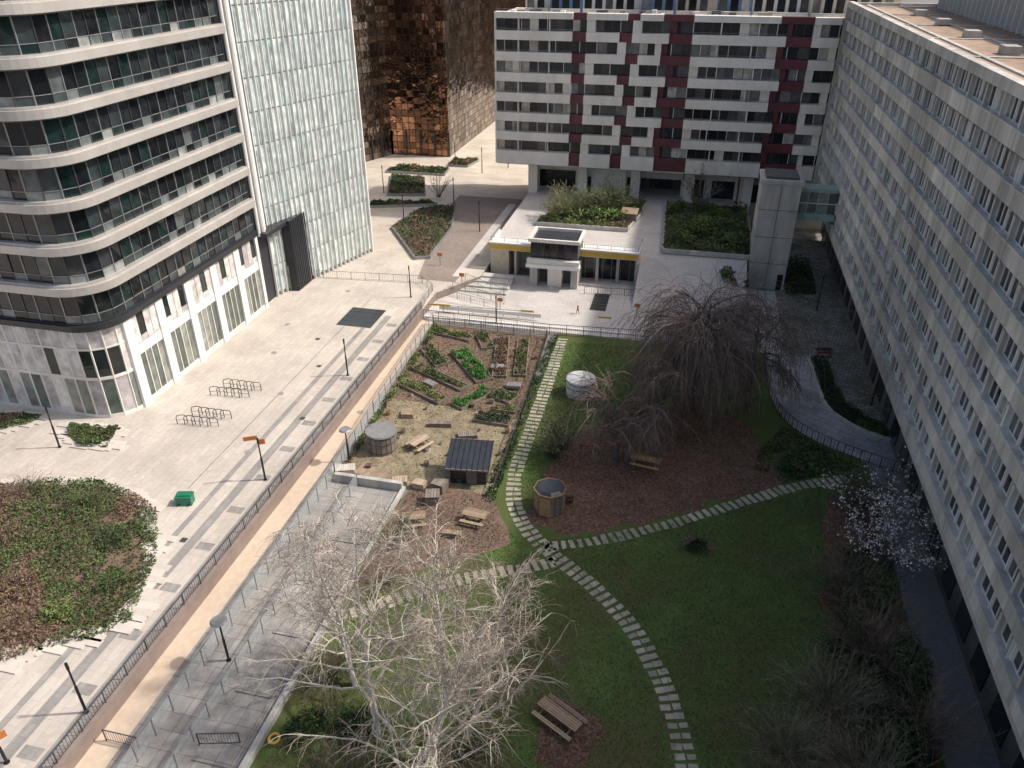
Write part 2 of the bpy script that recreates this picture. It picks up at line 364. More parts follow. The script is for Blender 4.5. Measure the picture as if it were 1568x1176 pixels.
def wob(poly,n=6,amp=.5):
    o=[]
    for i in range(len(poly)):
        p=poly[i];q=poly[(i+1)%len(poly)]
        for k in range(n):
            t=k/n;x=p[0]+(q[0]-p[0])*t;y=p[1]+(q[1]-p[1])*t
            o.append((x+amp*noise.noise(Vector((x*.7,y*.7,1))),y+amp*noise.noise(Vector((x*.7,y*.7,7)))))
    return o
mul=wob([(-8.6,60),(-4,67),(3,70),(8.5,66),(11,57.3),(8.1,55.2),(.3,49.7),(-6.2,46.4),(-9.6,47.5)],8,1.3)
sheet('leaf_litter_ground',mul,-.984,'mulch')
mul2=wob([(14.5,57),(17.5,56),(17.4,46),(13.2,49)],6,1.2); sheet('leaf_litter_ground',mul2,-.984,'mulch')
mul3=[(-5.0,31.9),(-1.6,30.6),(-1.2,29.6),(-2.6,26.5),(-5,27)]; sheet('leaf_litter_ground',mul3,-.984,'mulch')
mul4=wob([(13.5,44),(17.5,46),(17.5,22),(9,22),(11.5,33)],8,2.2); sheet('leaf_litter_ground',mul4,-.983,'mulch')
sheet('allotment_ground',[(-28.3,63),(-28.6,81),(-14.4,80.8),(-13.6,62)],-.986,'path_soil')
sheet('sandy_yard_ground',wob([(-27.2,49.6),(-27.8,63.2),(-13.7,62.5),(-13.4,50)],6,.35),-.981,'sand')
sheet('dark_yard_ground',wob([(-20.6,38),(-20.6,50),(-13.2,50.2),(-10.5,44.5),(-14,41.5)],6,.4),-.977,'path_soil')
outer=[(10.6,82.2),(10.4,77),(10.9,71),(12.4,67),(15,64.4),(18.7,62.4),(24,60)]
inner=[(24.2,65.4),(19.6,67.2),(17.2,69.3),(15.9,72.2),(15.5,78.8),(15.3,82.2)]
def smooth(pts,n=6):
    o=[]
    for i in range(len(pts)-1):
        p0=pts[max(i-1,0)];p1=pts[i];p2=pts[i+1];p3=pts[min(i+2,len(pts)-1)]
        for k in range(n):
            t=k/n; o.append(tuple(.5*((2*p1[a])+(-p0[a]+p2[a])*t+(2*p0[a]-5*p1[a]+4*p2[a]-p3[a])*t*t+(-p0[a]+3*p1[a]-3*p2[a]+p3[a])*t**3) for a in(0,1)))
    o.append(tuple(pts[-1])); return o
so=smooth(outer); si=smooth(inner)
sheet('curved_path',so+si,-.986,'curve')
b=MB(['conc'])
for i in range(len(si)-1): b.beam((*si[i],-.85),(*si[i+1],-.85),.25,.32)
b.obj('path_kerb')
cres=si+[(17.2,82),(17.4,76),(18.0,72.5),(20.0,70),(25,68)]
sheet('hedge_bed_soil',cres,-.97,'soil')
cover('hedge_plants',cres,-.95,.9,9000,.10,['lf_dark','lf_green'])

def stones(name,pts,step=.66,w=1.25,d=.42,double=False):
    b=MB(['stone']); pts=smooth(pts,8); acc=0
    for i in range(len(pts)-1):
        p=Vector(pts[i]);q=Vector(pts[i+1]);L=(q-p).length; a=math.atan2(q.y-p.y,q.x-p.x)
        while acc<L:
            c=p+(q-p)*(acc/L); nn=Vector((-math.sin(a),math.cos(a)))
            for s in ((-1,1) if double else (0,)):
                cc=c+nn*(s*w*.27+R.uniform(-.06,.06))
                b.box(cc.x,cc.y,-.972,d*R.uniform(.8,1.1),(w*.5 if double else w)*R.uniform(.82,1.08),.05,a+R.uniform(-.10,.10))
            acc+=step*R.uniform(.94,1.06)
        acc-=L
    return b.obj(name)
stones('stepping_stone_path',[(-12.6,80.4),(-12.4,74),(-12.3,68),(-12.2,58.3),(-12.1,53.5),(-11.2,49.2),(-9,45.9),(-6.4,43.6),(-4.2,42),(-2.2,40.2),(-.6,38.4),(.7,36.4),(2.1,33.6),(3.2,30.4),(3.9,27),(4.3,22)],double=True)
stones('stepping_stone_path',[(-7.6,44.9),(-4.2,46.3),(.3,48.9),(4.2,51.6),(8.1,54.5),(12,57.2),(16.5,59.4)],w=1.1)
stones('stepping_stone_path',[(-6.9,43.2),(-10,41.6),(-13.4,39.8),(-17.4,36.8),(-20.4,34.6)],w=1.1)

# ------------------------------------------------------------ walls, rails
b=MB(['wallbrown','plaza']); b.bx(-30.75,-30.45,5,82.4,-1.2,.22); b.bx(-30.85,-30.35,5,82.4,.22,.30,'wallbrown'); b.obj('retaining_wall')
def railing(name,pts,z,h=1.0,sp=.16,mat='rail',t=.018,post=2.0,top=.05):
    b=MB([mat])
    for i in range(len(pts)-1):
        p=Vector((pts[i][0],pts[i][1],pts[i][2] if len(pts[i])>2 else z)); q=Vector((pts[i+1][0],pts[i+1][1],pts[i+1][2] if len(pts[i+1])>2 else z))
        L=(q-p).length; up=Vector((0,0,h)); lo=Vector((0,0,.12))
        b.beam(p+up,q+up,top,top); b.beam(p+lo,q+lo,.03,.03)
        n=max(1,int(L/sp))
        for k in range(n+1):
            c=p+(q-p)*(k/n); b.beam(c+lo,c+up,t,t)
        n=max(1,round(L/post))
        for k in range(n+1):
            c=p+(q-p)*(k/n); b.beam(c,c+up*1.02,.06,.06)
    return b.obj(name)
railing('plaza_railing',[(-30.6,8),(-30.6,82.4)],.30,.95,sp=.22,t=.02)
railing('plaza_end_railing',[(-49,89.3),(-33.4,90.8),(-31.2,88.5),(-30.8,82.4)],0,1.05,mat='railgrey',sp=.3)
railing('garden_fence',[(-30.3,82.1),(-14.3,81.5),(12,83.6)],-1,1.3,mat='rail',sp=.22,t=.02)
railing('garden_fence',[(-28.6,80.9),(-14.4,80.4),(-13.5,62),(-13.2,50.2)],-1,1.2,mat='rail',sp=.3,t=.02)
b=MB(['white']); b.beam((-30.3,82.7,-.9),(-2,83.6,-.9),.35,.22); b.beam((-29,84.6,-.35),(-16,84.9,-.35),.12,.5); b.obj('white_kerb_wall')
for pts in ([(-30.4,84.4),(-17,85.2)],[(-29.5,88.2,-.4),(-22,86.8,-1)],[(-29,90.4,-.2),(-21.6,88.6,-1)],[(-28,93,0),(-22.3,91.4,-1),(-22.3,94.5,-1)]):
    railing('ramp_railing',pts,-1,1.0,sp=.35,mat='railgrey',t=.02)
b=MB(['yellow']); b.beam((-30.2,84.2,.1),(-27.5,84.4,.1),.05,.25); b.beam((-18.6,84.9,.1),(-17,85.0,.1),.05,.25); b.beam((-9,85.2,.1),(-7.4,85.3,.1),.05,.22); b.obj('yellow_barrier')
railing('curved_path_fence',[(x-.1,y-.1) for x,y in so],-1,1.1,sp=.25,mat='rail',t=.02)
b=MB(['conc'])
for k in range(4): b.bx(-31,-22,91.5+k*1.3,92.8+k*1.3,-1.1,-.8+k*.22)
b.obj('ramp_steps')
def glassfence(name,pts,z,h=1.3):
    b=MB(['clear','railgrey'])
    for i in range(len(pts)-1):
        p=Vector((*pts[i],z));q=Vector((*pts[i+1],z));L=(q-p).length;n=max(1,round(L/1.7))
        for k in range(n):
            a=p+(q-p)*((k+.04)/n);c=p+(q-p)*((k+.96)/n); u1=Vector((0,0,.12)); u2=Vector((0,0,h-.05))
            b.quad(a+u1,c+u1,c+u2,a+u2,'clear')
        for k in range(n+1):
            c=p+(q-p)*(k/n); b.beam(c,c+Vector((0,0,h+.05)),.06,.06,'railgrey')
        b.beam(p+Vector((0,0,h)),q+Vector((0,0,h)),.05,.05,'railgrey')
    return b.obj(name)
glassfence('glass_balustrade',[(-28.7,81),(-28.0,60),(-27.4,49.5),(-27.0,8)],-1,1.5)
glassfence('glass_balustrade',[(-25.0,48.8),(-24.6,12)],-1,1.3)
b=MB(['conc']); b.bx(-27.2,-21.0,48.9,49.3,-1,-.2); b.bx(-21.1,-20.7,10,38,-1,-.55); b.bx(-21.1,-20.8,38,49.3,-1,-.7); b.obj('low_concrete_wall')
b=MB(['concslab','rail'])
for k in range(7):
    y=13+k*4.8; b.bx(-24.2,-21.8,y,y+4.3,-.99,-.90,'concslab'); b.bx(-24.0,-23.75,y+.3,y+4.0,-.899,-.88,'band')
b.obj('drainage_slabs')
b=MB(['rail']); b.bx(-23.4,-22.0,19.2,20.0,-.9,-.86); b.obj('floor_grating')
railing('handrail',[(-24.3,23.6),(-22.0,24.2)],-1,1.0,mat='rail'); railing('handrail',[(-29.8,22.6),(-27.6,22.6)],-1,1.0,mat='rail')

# ------------------------------------------------------------ left office building
def fp(x,y0,y1,r,off):
    X=x+off; Y=y0-off; rr=r+off; pts=[(X,y1)]
    for i in range(11):
        a=rad(-90*i/10); pts.append((X-rr+rr*math.cos(a),Y+rr+rr*math.sin(a)))
    pts.append((-110,Y)); return pts
def closed(p,y1): return p+[(-110,y1)]
b=MB(['bandmetal','bandunder','gl_left','gl_sill','railgrey'])
XL,Y0,Y1,RR=-49.9,52.0,79.2,3.2
levels=[9.3]+[12.9+3.7*i for i in range(10)]
def resample(path,step):
    o=[];acc=0
    for i in range(len(path)-1):
        p=Vector(path[i]);q=Vector(path[i+1]);L=(q-p).length
        while acc<L-1e-6: o.append(p+(q-p)*(acc/L)); acc+=step
        acc-=L
    o.append(Vector(path[-1])); return o
for li,z in enumerate(levels):
    h=.9 if li else .7
    off=.8 if li else .45
    bm='bandmetal' if li else 'darkclad'
    b.prism(closed(fp(XL,Y0,Y1,RR,off),Y1),z,z+h*.8,bm)
    b.prism(closed(fp(XL,Y0,Y1,RR,off-.25),Y1),z+h*.8,z+h,bm)
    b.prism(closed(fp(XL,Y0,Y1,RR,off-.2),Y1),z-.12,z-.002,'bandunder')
    zt=(levels[li+1] if li+1<len(levels) else z+3.7)-.13; zb=z+h
    gp=resample(fp(XL,Y0,Y1,RR,0),1.38)
    for i in range(len(gp)-1):
        p,q=gp[i],gp[i+1]; d=(q-p); L=d.length
        if L<.2: continue
        d.normalize(); nn=Vector((-d.y,d.x)); nn=-nn if nn.dot(Vector((1,-1)))<0 else nn
        j=[R.uniform(-.03,.03) for _ in range(4)]
        zs=zb+.75
        pa=p+d*.04; qa=q-d*.04
        b.quad((*(pa+nn*j[0]),zs),(*(qa+nn*j[1]),zs),(*(qa+nn*j[2]),zt),(*(pa+nn*j[3]),zt),'gl_left')
        b.quad((*(pa+nn*.02),zb),(*(qa+nn*.02),zb),(*(qa+nn*.02),zs-.06),(*(pa+nn*.02),zs-.06),'gl_sill' if i%3 else 'gl_left')
        b.beam((*(p+nn*.03),zb),(*(p+nn*.03),zt),.07,.12,'railgrey' if i%2 else 'rail')
        b.beam((*(p+nn*.03),zs-.03),(*(q+nn*.03),zs-.03),.08,.05,'railgrey')
    b.prism(closed(fp(XL,Y0,Y1,RR,-.35),Y1),zb,zt,'darkclad')
base=fp(XL,Y0,Y1,RR,-.3); b.prism(closed(base,Y1),0,9.2,'darkclad')
n=5; bay=(Y1-Y0-RR)/n
for i in range(n):
    y=Y0+RR+i*bay
    b.bx(XL-.3,XL+.25,y-.55,y+.55,0,9.2,'white')
    b.bx(XL-.3,XL+.12,y+.55,y+bay-.55,5.2,6.2,'white'); b.bx(XL-.3,XL+.1,y+.55,y+bay-.55,0,.5,'offwhite')
    k=4; w=(bay-1.1)/k
    for j in range(k):
        ya=y+.55+j*w
        b.quad((XL+.02,ya+.04,.5),(XL+.02,ya+w-.04,.5),(XL+.02,ya+w-.04,5.15),(XL+.02,ya+.04,5.15),'gl_shop')
        b.bx(XL-.02,XL+.10,ya-.05,ya+.05,.5,5.2,'offwhite')
        if (i+j)%3!=1: b.quad((XL+.1,ya+.03,6.25),(XL+.1,ya+w-.03,6.25),(XL+.1,ya+w-.03,9.1),(XL+.1,ya+.03,9.1),'lilac')
        else:
            b.quad((XL+.06,ya+.06,6.9),(XL+.06,ya+w-.06,6.9),(XL+.06,ya+w-.06,9.0),(XL+.06,ya+.06,9.0),'gl_left'); b.bx(XL-.2,XL+.1,ya,ya+w,6.22,6.85,'lilac')
b.bx(XL-.3,XL+.25,Y1-.55,Y1,0,9.2,'white')
gp=resample(fp(XL,Y0,Y0+RR,RR,.05),1.25)
for i in range(len(gp)-1):
    p,q=gp[i],gp[i+1]; d=(q-p)
    if d.length<.2: continue
    d.normalize(); p2=p+d*.05;q2=q-d*.05
    up='lilac' if R.random()<.8 else 'gl_left'; lw='gl_shop' if R.random()<.6 else 'lilac'
    b.quad((*p2,.35),(*q2,.35),(*q2,4.1),(*p2,4.1),lw); b.quad((*p2,4.4),(*q2,4.4),(*q2,7.2),(*p2,7.2),up); b.quad((*p2,7.4),(*q2,7.4),(*q2,9.1),(*p2,9.1),'lilac')
    b.beam((*p,0),(*p,9.2),.1,.16,'offwhite')
    b.beam((*p,4.25),(*q,4.25),.14,.3,'offwhite'); b.beam((*p,7.3),(*q,7.3),.12,.18,'offwhite')
    b.beam((*p,.17),(*q,.17),.14,.33,'offwhite')
for dy,dx,r in((.5,.6,.22),(1.25,.75,.28),(2.0,.5,.2)):
    b.cyl(XL+dx-.3,Y1+dy,9,52,r,10,'white')
b.bx(XL-6,XL-.4,Y1,Y1+5,0,52,'darkclad')
b.obj('office_building')

b=MB(['darkclad','gl_shop','railgrey']); b.bx(-58,-48.2,84.6,89.5,0,9.4); b.bx(-58,-48.6,79.6,84.6,8.9,9.38)
for k in range(4): b.bx(-55+k*1.5,-53.7+k*1.5,84.50,84.57,.1,3.4,'gl_shop' if k%2 else 'gl_left')
for k in range(10): b.bx(-48.2,-48.12,84.8+k*.47,84.86+k*.47,.05,9.3,'roofmetal')
b.obj('entrance_pavilion')

b=MB(['gl_fin','white','railgrey'])
A=Vector((-50.2,82.4));B=Vector((-44.5,100.6)); d=(B-A).normalized(); nn=Vector((d.y,-d.x)); L=(B-A).length
b.prism([tuple(A-nn*.1),tuple(B-nn*.1),tuple(B-nn*18),tuple(A-nn*18)],0,62,'railgrey')
nb=22; w=L/nb
for i in range(nb):
    for k in range(17):
        z=.5+k*3.7; p=A+d*(i*w+.06);q=A+d*((i+1)*w-.06); j=R.uniform(-.02,.02)
        b.quad((*(p+nn*(.02+j)),z),(*(q+nn*(.02-j)),z),(*(q+nn*.02),z+3.58),(*(p+nn*.02),z+3.58),'gl_fin')
    p=A+d*(i*w)
    c=p+nn*.12; b.beam((*c,0),(*c,62),.10,.28,'white')
    for k in range(17):
        if (i+k)%2==0:
            c=p+nn*.28+d*(w*.25); b.beam((*c,.5+k*3.7),(*(c),.5+k*3.7+3.2),.05,.05,'railgrey')
c=B+nn*.1; b.beam((*c,0),(*c,62),.3,.3,'white')
b.obj('glass_fin_tower')

b=MB(['bronze']); 
P=[(-110,150),(-82,139),(-74,141),(-67,146),(-62.5,157),(-50,157.5),(-49.2,240),(-110,240)]
n=len(P)
for i in range(n):
    p=P[i];q=P[(i+1)%n]; mt='bronze' if i==4 else 'bronzegrey'
    b.quad((*p,0),(*q,0),(*q,95),(*p,95),mt)
b.quad((-110,150,95),(-50,157,95),(-50,240,95),(-110,240,95),'bronzegrey')
for (p,q) in ((P[3],P[4]),(P[4],P[5])):
    dd=(Vector(q)-Vector(p)); k=max(2,int(dd.length/2.6))
    for i in range(k+1):
        c=Vector(p)+dd*i/k; b.beam((c.x,c.y-.1,0),(c.x,c.y-.1,5),.35,.35,'roofmetal')
b.obj('bronze_mirror_tower')
b=MB(['bronzegrey']); 
b.bx(-30,40,262,290,0,80,'bronzegrey'); b.bx(-90,-30,250,290,0,80,'bronze'); b.obj('background_tower')

# ------------------------------------------------------------ back building
YB=125.0; ZB=8.7; PT=2.98; NRW=7; ZR=ZB+PT*NRW
b=MB(['offwhite','burg','gl_win','beige','conc','darkconc','bluepanel','rail','rooflight'])
def X(u): return -31.6+(u-760)*.1035
b.bx(-31.5,28,YB+1.0,YB+16,ZB,ZR,'darkconc')
for r in range(NRW+1):
    z=ZB+r*PT; odd=r%2; e=10*odd
    segs=[(760,876,'offwhite'),(876,896,'burg'),(896,944+e,'offwhite'),(944+e,962+e,'burg'),(962+e,1014-e,'offwhite'),(1014-e,1046,'burg'),(1046,1172-e,'offwhite'),(1172-e,1206,'burg'),(1206,1240,'offwhite'),(1240,1340,'beige')]
    if r==0: segs=[(760,877,'offwhite'),(877,894,'burg'),(894,941,'offwhite'),(941,958,'burg'),(958,1008,'offwhite'),(1008,1056,'burg'),(1056,1164,'offwhite'),(1164,1216,'burg'),(1216,1240,'offwhite'),(1240,1340,'beige')]
    for (u0,u1,m) in segs:
        x0=X(u0); x1=X(u1)
        big=(u1-u0)>80
        proj=.6 if m=='offwhite' else .02
        zz=z if r else z-.75
        zt_=z+1.28 if r<NRW else z+.85
        b.bx(x0,x1-.02,YB-proj,YB+1.0,zz,zt_,m)
        if r==NRW: continue
        xs=x0; xw=x1-x0
        if not big and m!='burg': 
            ww=min(1.3,xw*.28); xa=x1-ww if odd else x0
            b.bx(xa,xa+ww,YB-.1,YB+1.0,z+1.282,z+PT-.002,m); xs=x0 if odd else x0+ww; xw-=ww
        nx=max(1,round(xw/1.35)); w=xw/nx
        for k in range(nx):
            xa=xs+k*w; yy=YB+.55
            if R.random()<.10 and big: b.bx(xa,xa+w,YB+.3,YB+1.0,z+1.282,z+PT-.002,m); continue
            if m=='burg' and k==0 and (u1-u0)>24: b.bx(xa,xa+w*.6,YB+.35,YB+1.0,z+1.282,z+PT-.002,'burg'); continue
            b.quad((xa+.04,yy,z+1.32),(xa+w-.04,yy,z+1.32),(xa+w-.04,yy,z+PT-.12),(xa+.04,yy,z+PT-.12),'gl_win')
            b.bx(xa-.05,xa+.05,yy-.06,yy+.05,z+1.29,z+PT-.01,'white' if (k+r)%3==0 else 'rail')
        if big:
            b.beam((x0,YB-.55,z+1.60),(x1,YB-.55,z+1.60),.035,.035,'railgrey')
            for k in range(int((x1-x0)/1.2)): b.beam((x0+k*1.2,YB-.55,z+1.26),(x0+k*1.2,YB-.55,z+1.60),.03,.03,'railgrey')
            for k in (3,7):
                xx=x0+k*(x1-x0)/10; b.bx(xx,xx+.14,YB-.35,YB+.6,z+1.285,z+PT-.004,'offwhite')
    if r<NRW: b.bx(-31.55,28,YB+.45,YB+1.02,z+PT-.13,z+PT-.003,'darkconc')
b.bx(-31.75,-31.5,YB,YB+16,ZB,ZR+.3,'offwhite')
b.bx(-31.4,28,YB+1.02,YB+16,ZR+.02,ZR+.3,'rooflight')
b.beam((-31.4,YB-.2,ZR+1.25),(28,YB-.2,ZR+1.25),.04,.04,'railgrey')
for k in range(50): b.beam((-31.4+k*1.2,YB-.2,ZR+.85),(-31.4+k*1.2,YB-.2,ZR+1.25),.03,.03,'railgrey')
# stepped-back top storeys
for (xa,xb,h,m) in ((-28,-24,2.6,'offwhite'),(-24,-19,3.4,'bluepanel'),(-19,-10,2.8,'offwhite'),(-10,-5,3.6,'bluepanel'),(-5,1,2.7,'rooflight'),(1,6,3.3,'bluepanel'),(6,14,2.8,'offwhite'),(14,26,3.4,'beige')):
    yo=R.uniform(4,6); b.bx(xa,xb,YB+yo,YB+12,ZR+.3,ZR+.3+h,m); b.bx(xa-.15,xb+.15,YB+yo-.3,YB+12.2,ZR+.32+h,ZR+.45+h,'conc')
    b.bx(xa+.2,xb-.2,YB+yo-1.2,YB+yo-1.0,ZR+.3,ZR+1.15,'offwhite')
    for q in range(int((xb-xa)/1.6)): b.bx(xa+.3+q*1.6,xa+1.4+q*1.6,YB+yo-.05,YB+yo-.01,ZR+.6,ZR+h,'gl_dark' if q%2 else 'gl_win')
for k in range(26):
    xx=R.uniform(-30,22); yy=YB+R.uniform(1.2,2.6); b.bx(xx,xx+R.uniform(.4,1.3),yy,yy+1,ZR+.3,ZR+.7+R.random()*.6,R.choice(['railgrey','white','darkconc','rooflight']))
b.bx(-31.5,28,YB+.0,YB+16,ZB-1.0,ZB-.77,'conc')
for u in (803,884,968,1052,1140,1215):
    x=X(u)+.6; b.bx(x,x+1.5,YB+1.8,YB+4,2.2,ZB-1.0,'offwhite')
def wallseg(u0,u1,m,z0=2.6,z1=ZB-1.0,y=5): b.bx(X(u0),X(u1),YB+y,YB+16,z0,z1,m)
wallseg(800,886,'offwhite',y=6); wallseg(888,965,'white',y=3); wallseg(967,1050,'darkconc',y=9); wallseg(1052,1140,'offwhite',y=5); wallseg(1142,1330,'beige',y=4,z0=-1)
for (u0,u1,y) in ((820,880,5.9),(895,910,2.9),(1062,1088,4.9),(1100,1135,4.9),(1160,1200,3.9)):
    b.bx(X(u0),X(u1),YB+y,YB+y+.05,2.7,5.6,'gl_dark')
for u in (972,1010): b.bx(X(u),X(u+28),YB+8.9,YB+8.95,2.7,6,'gl_win')
b.bx(X(965),X(1052),YB+2.6,YB+2.9,6.0,ZB-1.0,'conc')
b.obj('apartment_building')

# podium + pavilion
b=MB(['forecourt','conc']); b.bx(-26.4,-5.5,101.5,YB+3,-1.2,2.6,'conc'); b.bx(-5.5,9.6,103,YB+16,-1.2,2.58,'conc'); b.bx(-26.4,-5.5,YB+3,YB+16,-1.2,2.59,'conc')
b.sheet(rect(-26.4,-5.5,101.5,YB+16),2.606,'forecourt'); b.sheet(rect(-5.5,9.6,103,YB+16),2.604,'forecourt'); b.obj('podium_terrace')
b=MB(['conc','yellow','white','gl_dark','gl_shop','darkconc'])
b.bx(-26,-5.5,98.9,103,2.5,2.9,'white'); b.bx(-26,-5.5,98.4,98.7,2.75,3.55,'yellow'); b.bx(-26.1,-5.4,98.3,98.85,3.552,3.75,'white')
b.bx(-26.1,-25.8,98.86,104,2.91,3.7,'white'); b.bx(-5.7,-5.4,98.86,103,2.0,3.7,'white')
b.bx(-26,-5.5,101.8,102,-1,2.5,'darkconc')
b.bx(-26,-23.4,98.9,101.8,-1,2.5,'beige')
b.bx(-22.6,-22.3,98.9,101.8,-1,2.5,'beige'); 
for k in range(6):
    xa=-12.8+k*1.22; b.quad((xa+.05,100.2,-1),(xa+1.17,100.2,-1),(xa+1.17,100.2,2.4),(xa+.05,100.2,2.4),'gl_dark'); b.bx(xa-.03,xa+.03,100.12,100.25,-1,2.5,'railgrey')
for x in (-11.2,-8.4,-5.9): b.bx(x,x+.4,98.9,99.3,-1,2.49,'conc')
x0,x1,ya,yb=-19.9,-13.0,95.3,100.5
b.bx(x0+.3,x1-.3,ya+.5,yb,3.0,5.3,'darkconc')
for k in range(7):
    w=(x1-x0-.6)/7; xa=x0+.3+k*w; b.quad((xa+.05,ya+.46,3.0),(xa+w-.05,ya+.46,3.0),(xa+w-.05,ya+.46,5.3),(xa+.05,ya+.46,5.3),'gl_dark'); b.bx(xa-.03,xa+.03,ya+.38,ya+.5,2.9,5.3,'rail')
b.bx(x0,x1,ya,ya+.35,5.3,5.75,'offwhite'); b.bx(x0,x1,yb-.35,yb,5.3,5.75,'offwhite'); b.bx(x0,x0+.35,ya+.35,yb-.35,5.3,5.75,'offwhite'); b.bx(x1-.35,x1,ya+.35,yb-.35,5.3,5.75,'offwhite')
for k in range(6): b.bx(x0+.4+k*1.03,x0+1.35+k*1.03,ya+.4,yb-.4,5.31,5.38,'roofmetal')
b.bx(x0-.2,x1+.1,ya-.5,ya+.7,1.9,2.35,'white'); b.bx(x0-.1,x1,ya-.3,ya+.5,2.35,3.0,'offwhite')
b.bx(x0+.2,x0+1.2,ya+.3,yb,-1,1.9,'conc'); b.bx(x1-1.1,x1-.2,ya+.3,yb,-1,1.9,'conc'); b.bx(x0+2.6,x1-2.4,ya+.6,yb,-1,1.9,'offwhite'); b.bx(x0+1.2,x1-1.1,ya+2.2,ya+2.4,-1,1.9,'darkconc')
b.obj('metro_entrance_pavilion')
railing('terrace_railing',[(-25.9,104),(-25.9,98.9),(-20.2,98.9)],3.7,.6,mat='railgrey',sp=.4)
railing('terrace_railing',[(-12.9,98.9),(-5.6,98.9),(-5.5,103)],3.7,.6,mat='railgrey',sp=.4)
railing('ramp_railing',[(-12,94.5),(-5,95)],-1,1.0,mat='rail',sp=.3)
b=MB(['roofmetal','railgrey']); b.bx(-10.6,-8.6,89.5,94.8,-.99,-.95,'roofmetal')  # dark flat panel with thin grey cross strips on the forecourt
for k in range(5): b.bx(-10.6,-8.6,90.4+k,90.46+k,-.949,-.945,'railgrey')
b.obj('dark_floor_panel')
def planter(name,poly,z,h,mat='conc',soil='soil'):
    b=MB([mat]); b.prism(poly,z,z+h,mat,soil); 
    n=len(poly)
    for i in range(n): b.beam((*poly[i],z+h*.5+.05),(*poly[(i+1)%n],z+h*.5+.05),.3,h+.1,mat)
    return b.obj(name)
pl1=[(-21.8,110),(-18.5,124.5),(-6.5,124.5),(-6.9,117),(-8.2,110)]
pl2=[(-2.6,102.6),(-3.3,124.5),(9.2,124.5),(9.3,102.6)]
planter('raised_planter',pl1,2.6,.5); planter('raised_planter',pl2,2.6,.5)
cover('planter_plants',pl1,3.1,1.3,9000,.16,['lf_green','lf_lime','lf_brown'])
cover('planter_plants',pl2,3.1,1.2,11000,.16,['lf_green','lf_lime','lf_dark'])
b=MB(['woodgrey']); b.bx(-9.5,-7.2,113.5,116.5,3.1,4.2,'woodgrey'); b.bx(-9.6,-7.1,113.4,116.6,4.2,4.3,'wood'); b.obj('wooden_planter_box')

b=MB(['conc','darkconc']); b.bx(9.0,13.8,101.5,106.5,-1,13.2); b.bx(8.8,14.0,101.3,106.7,13.2,13.7,'conc'); b.bx(9.4,13.4,101.9,106.1,13.7,14.0,'darkconc')
for z in (2.6,6.2,9.8): b.bx(8.97,13.83,101.47,106.53,z,z+.06,'darkconc')
b.bx(11.35,11.41,101.46,101.5,-1,13.2,'darkconc'); b.bx(12.8,13.5,101.44,101.5,-1,1.2,'gl_dark')
b.obj('concrete_stair_tower')
b=MB(['teal','gl_shop','white']); b.bx(13.82,18.7,103.2,105.6,8.3,9.2,'teal'); b.bx(13.82,18.7,103.2,105.6,12.0,12.4,'teal')
for k in range(4): b.quad((13.9+k*1.2,103.3,9.25),(15.0+k*1.2,103.3,9.25),(15.0+k*1.2,103.3,11.95),(13.9+k*1.2,103.3,11.95),'gl_shop'); b.bx(13.85+k*1.2,13.93+k*1.2,103.2,103.35,9.2,12,'teal')
b.bx(13.82,18.7,103.18,103.3,10.5,10.6,'white'); b.obj('glass_footbridge')

# ------------------------------------------------------------ long slab building
XS=18.5; ZS=6.7; ZT=31.8; rows=9; pt=(ZT-ZS)/rows; YE=124.4; YA=8
b=MB(['slabconc','gl_slab','white','darkconc','roofgrav','conc'])
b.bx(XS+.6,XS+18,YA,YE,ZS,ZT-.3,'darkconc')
bay=1.85; nb=int((YE-YA)/bay)
for r in range(rows):
    z=ZS+r*pt
    for k in range(0,nb,2):
        y=YA+k*bay; y2=min(YE,y+bay*2)-.035
        b.bx(XS,XS+.6,y,y2,z+.02,z+1.15,'slabconc')
    b.bx(XS-.12,XS+.5,YA,YE,z+1.15,z+1.24,'slabconc')
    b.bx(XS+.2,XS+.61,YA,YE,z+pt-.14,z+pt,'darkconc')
    for k in range(nb):
        y=YA+k*bay; zb=z+1.24; zt=z+pt-.14
        wide=.26 if k%2==0 else .12
        b.bx(XS+.05 if k%2==0 else XS+.25,XS+.6,y,y+wide,zb,zt,'slabconc' if k%2==0 else 'white')
        xo=XS+.40; t=R.choice([0,0,0,.0,.24])
        ya_=y+wide+.06; yb_=y+bay-.06; ym=(ya_+yb_)/2
        b.quad((xo-t,ya_,zb+.05),(xo,ym-.03,zb+.05),(xo,ym-.03,zt-.05),(xo-t,ya_,zt-.05),'gl_slab')
        b.quad((xo,ym+.03,zb+.05),(xo,yb_,zb+.05),(xo,yb_,zt-.05),(xo,ym+.03,zt-.05),'gl_slab')
        for yy in (ya_-.06,ym-.04,yb_): b.bx(xo-.07-(t if yy<ya_ else 0),xo+.03,yy,yy+.07,zb,zt,'white')
        b.bx(xo-.05,xo+.03,ya_,yb_,zb,zb+.07,'white')
b.bx(XS-.15,XS+.5,YA,YE,ZT,ZT+.75,'slabconc'); b.bx(XS-.2,XS+18,YE,YE+.6,ZS,ZT+.6,'slabconc')
b.bx(XS+.5,XS+18,YA,YE,ZT-.3,ZT+.25,'roofgrav')
for k in range(9): b.bx(XS+.5,XS+10.4,YA+10+k*13,YA+10.5+k*13,ZT+.25,ZT+.34,'conc')
b.bx(XS+2.2,XS+2.6,YA,YE,ZT+.25,ZT+.37,'conc'); b.bx(XS+6.4,XS+6.6,YA,YE,ZT+.25,ZT+.36,'conc')
b.bx(XS+11.2,XS+18,YA,YE,ZT+.25,ZT+4.2,'darkconc'); b.bx(XS+9.6,XS+18,YA,YE,ZT+4.2,ZT+4.7,'slabconc')
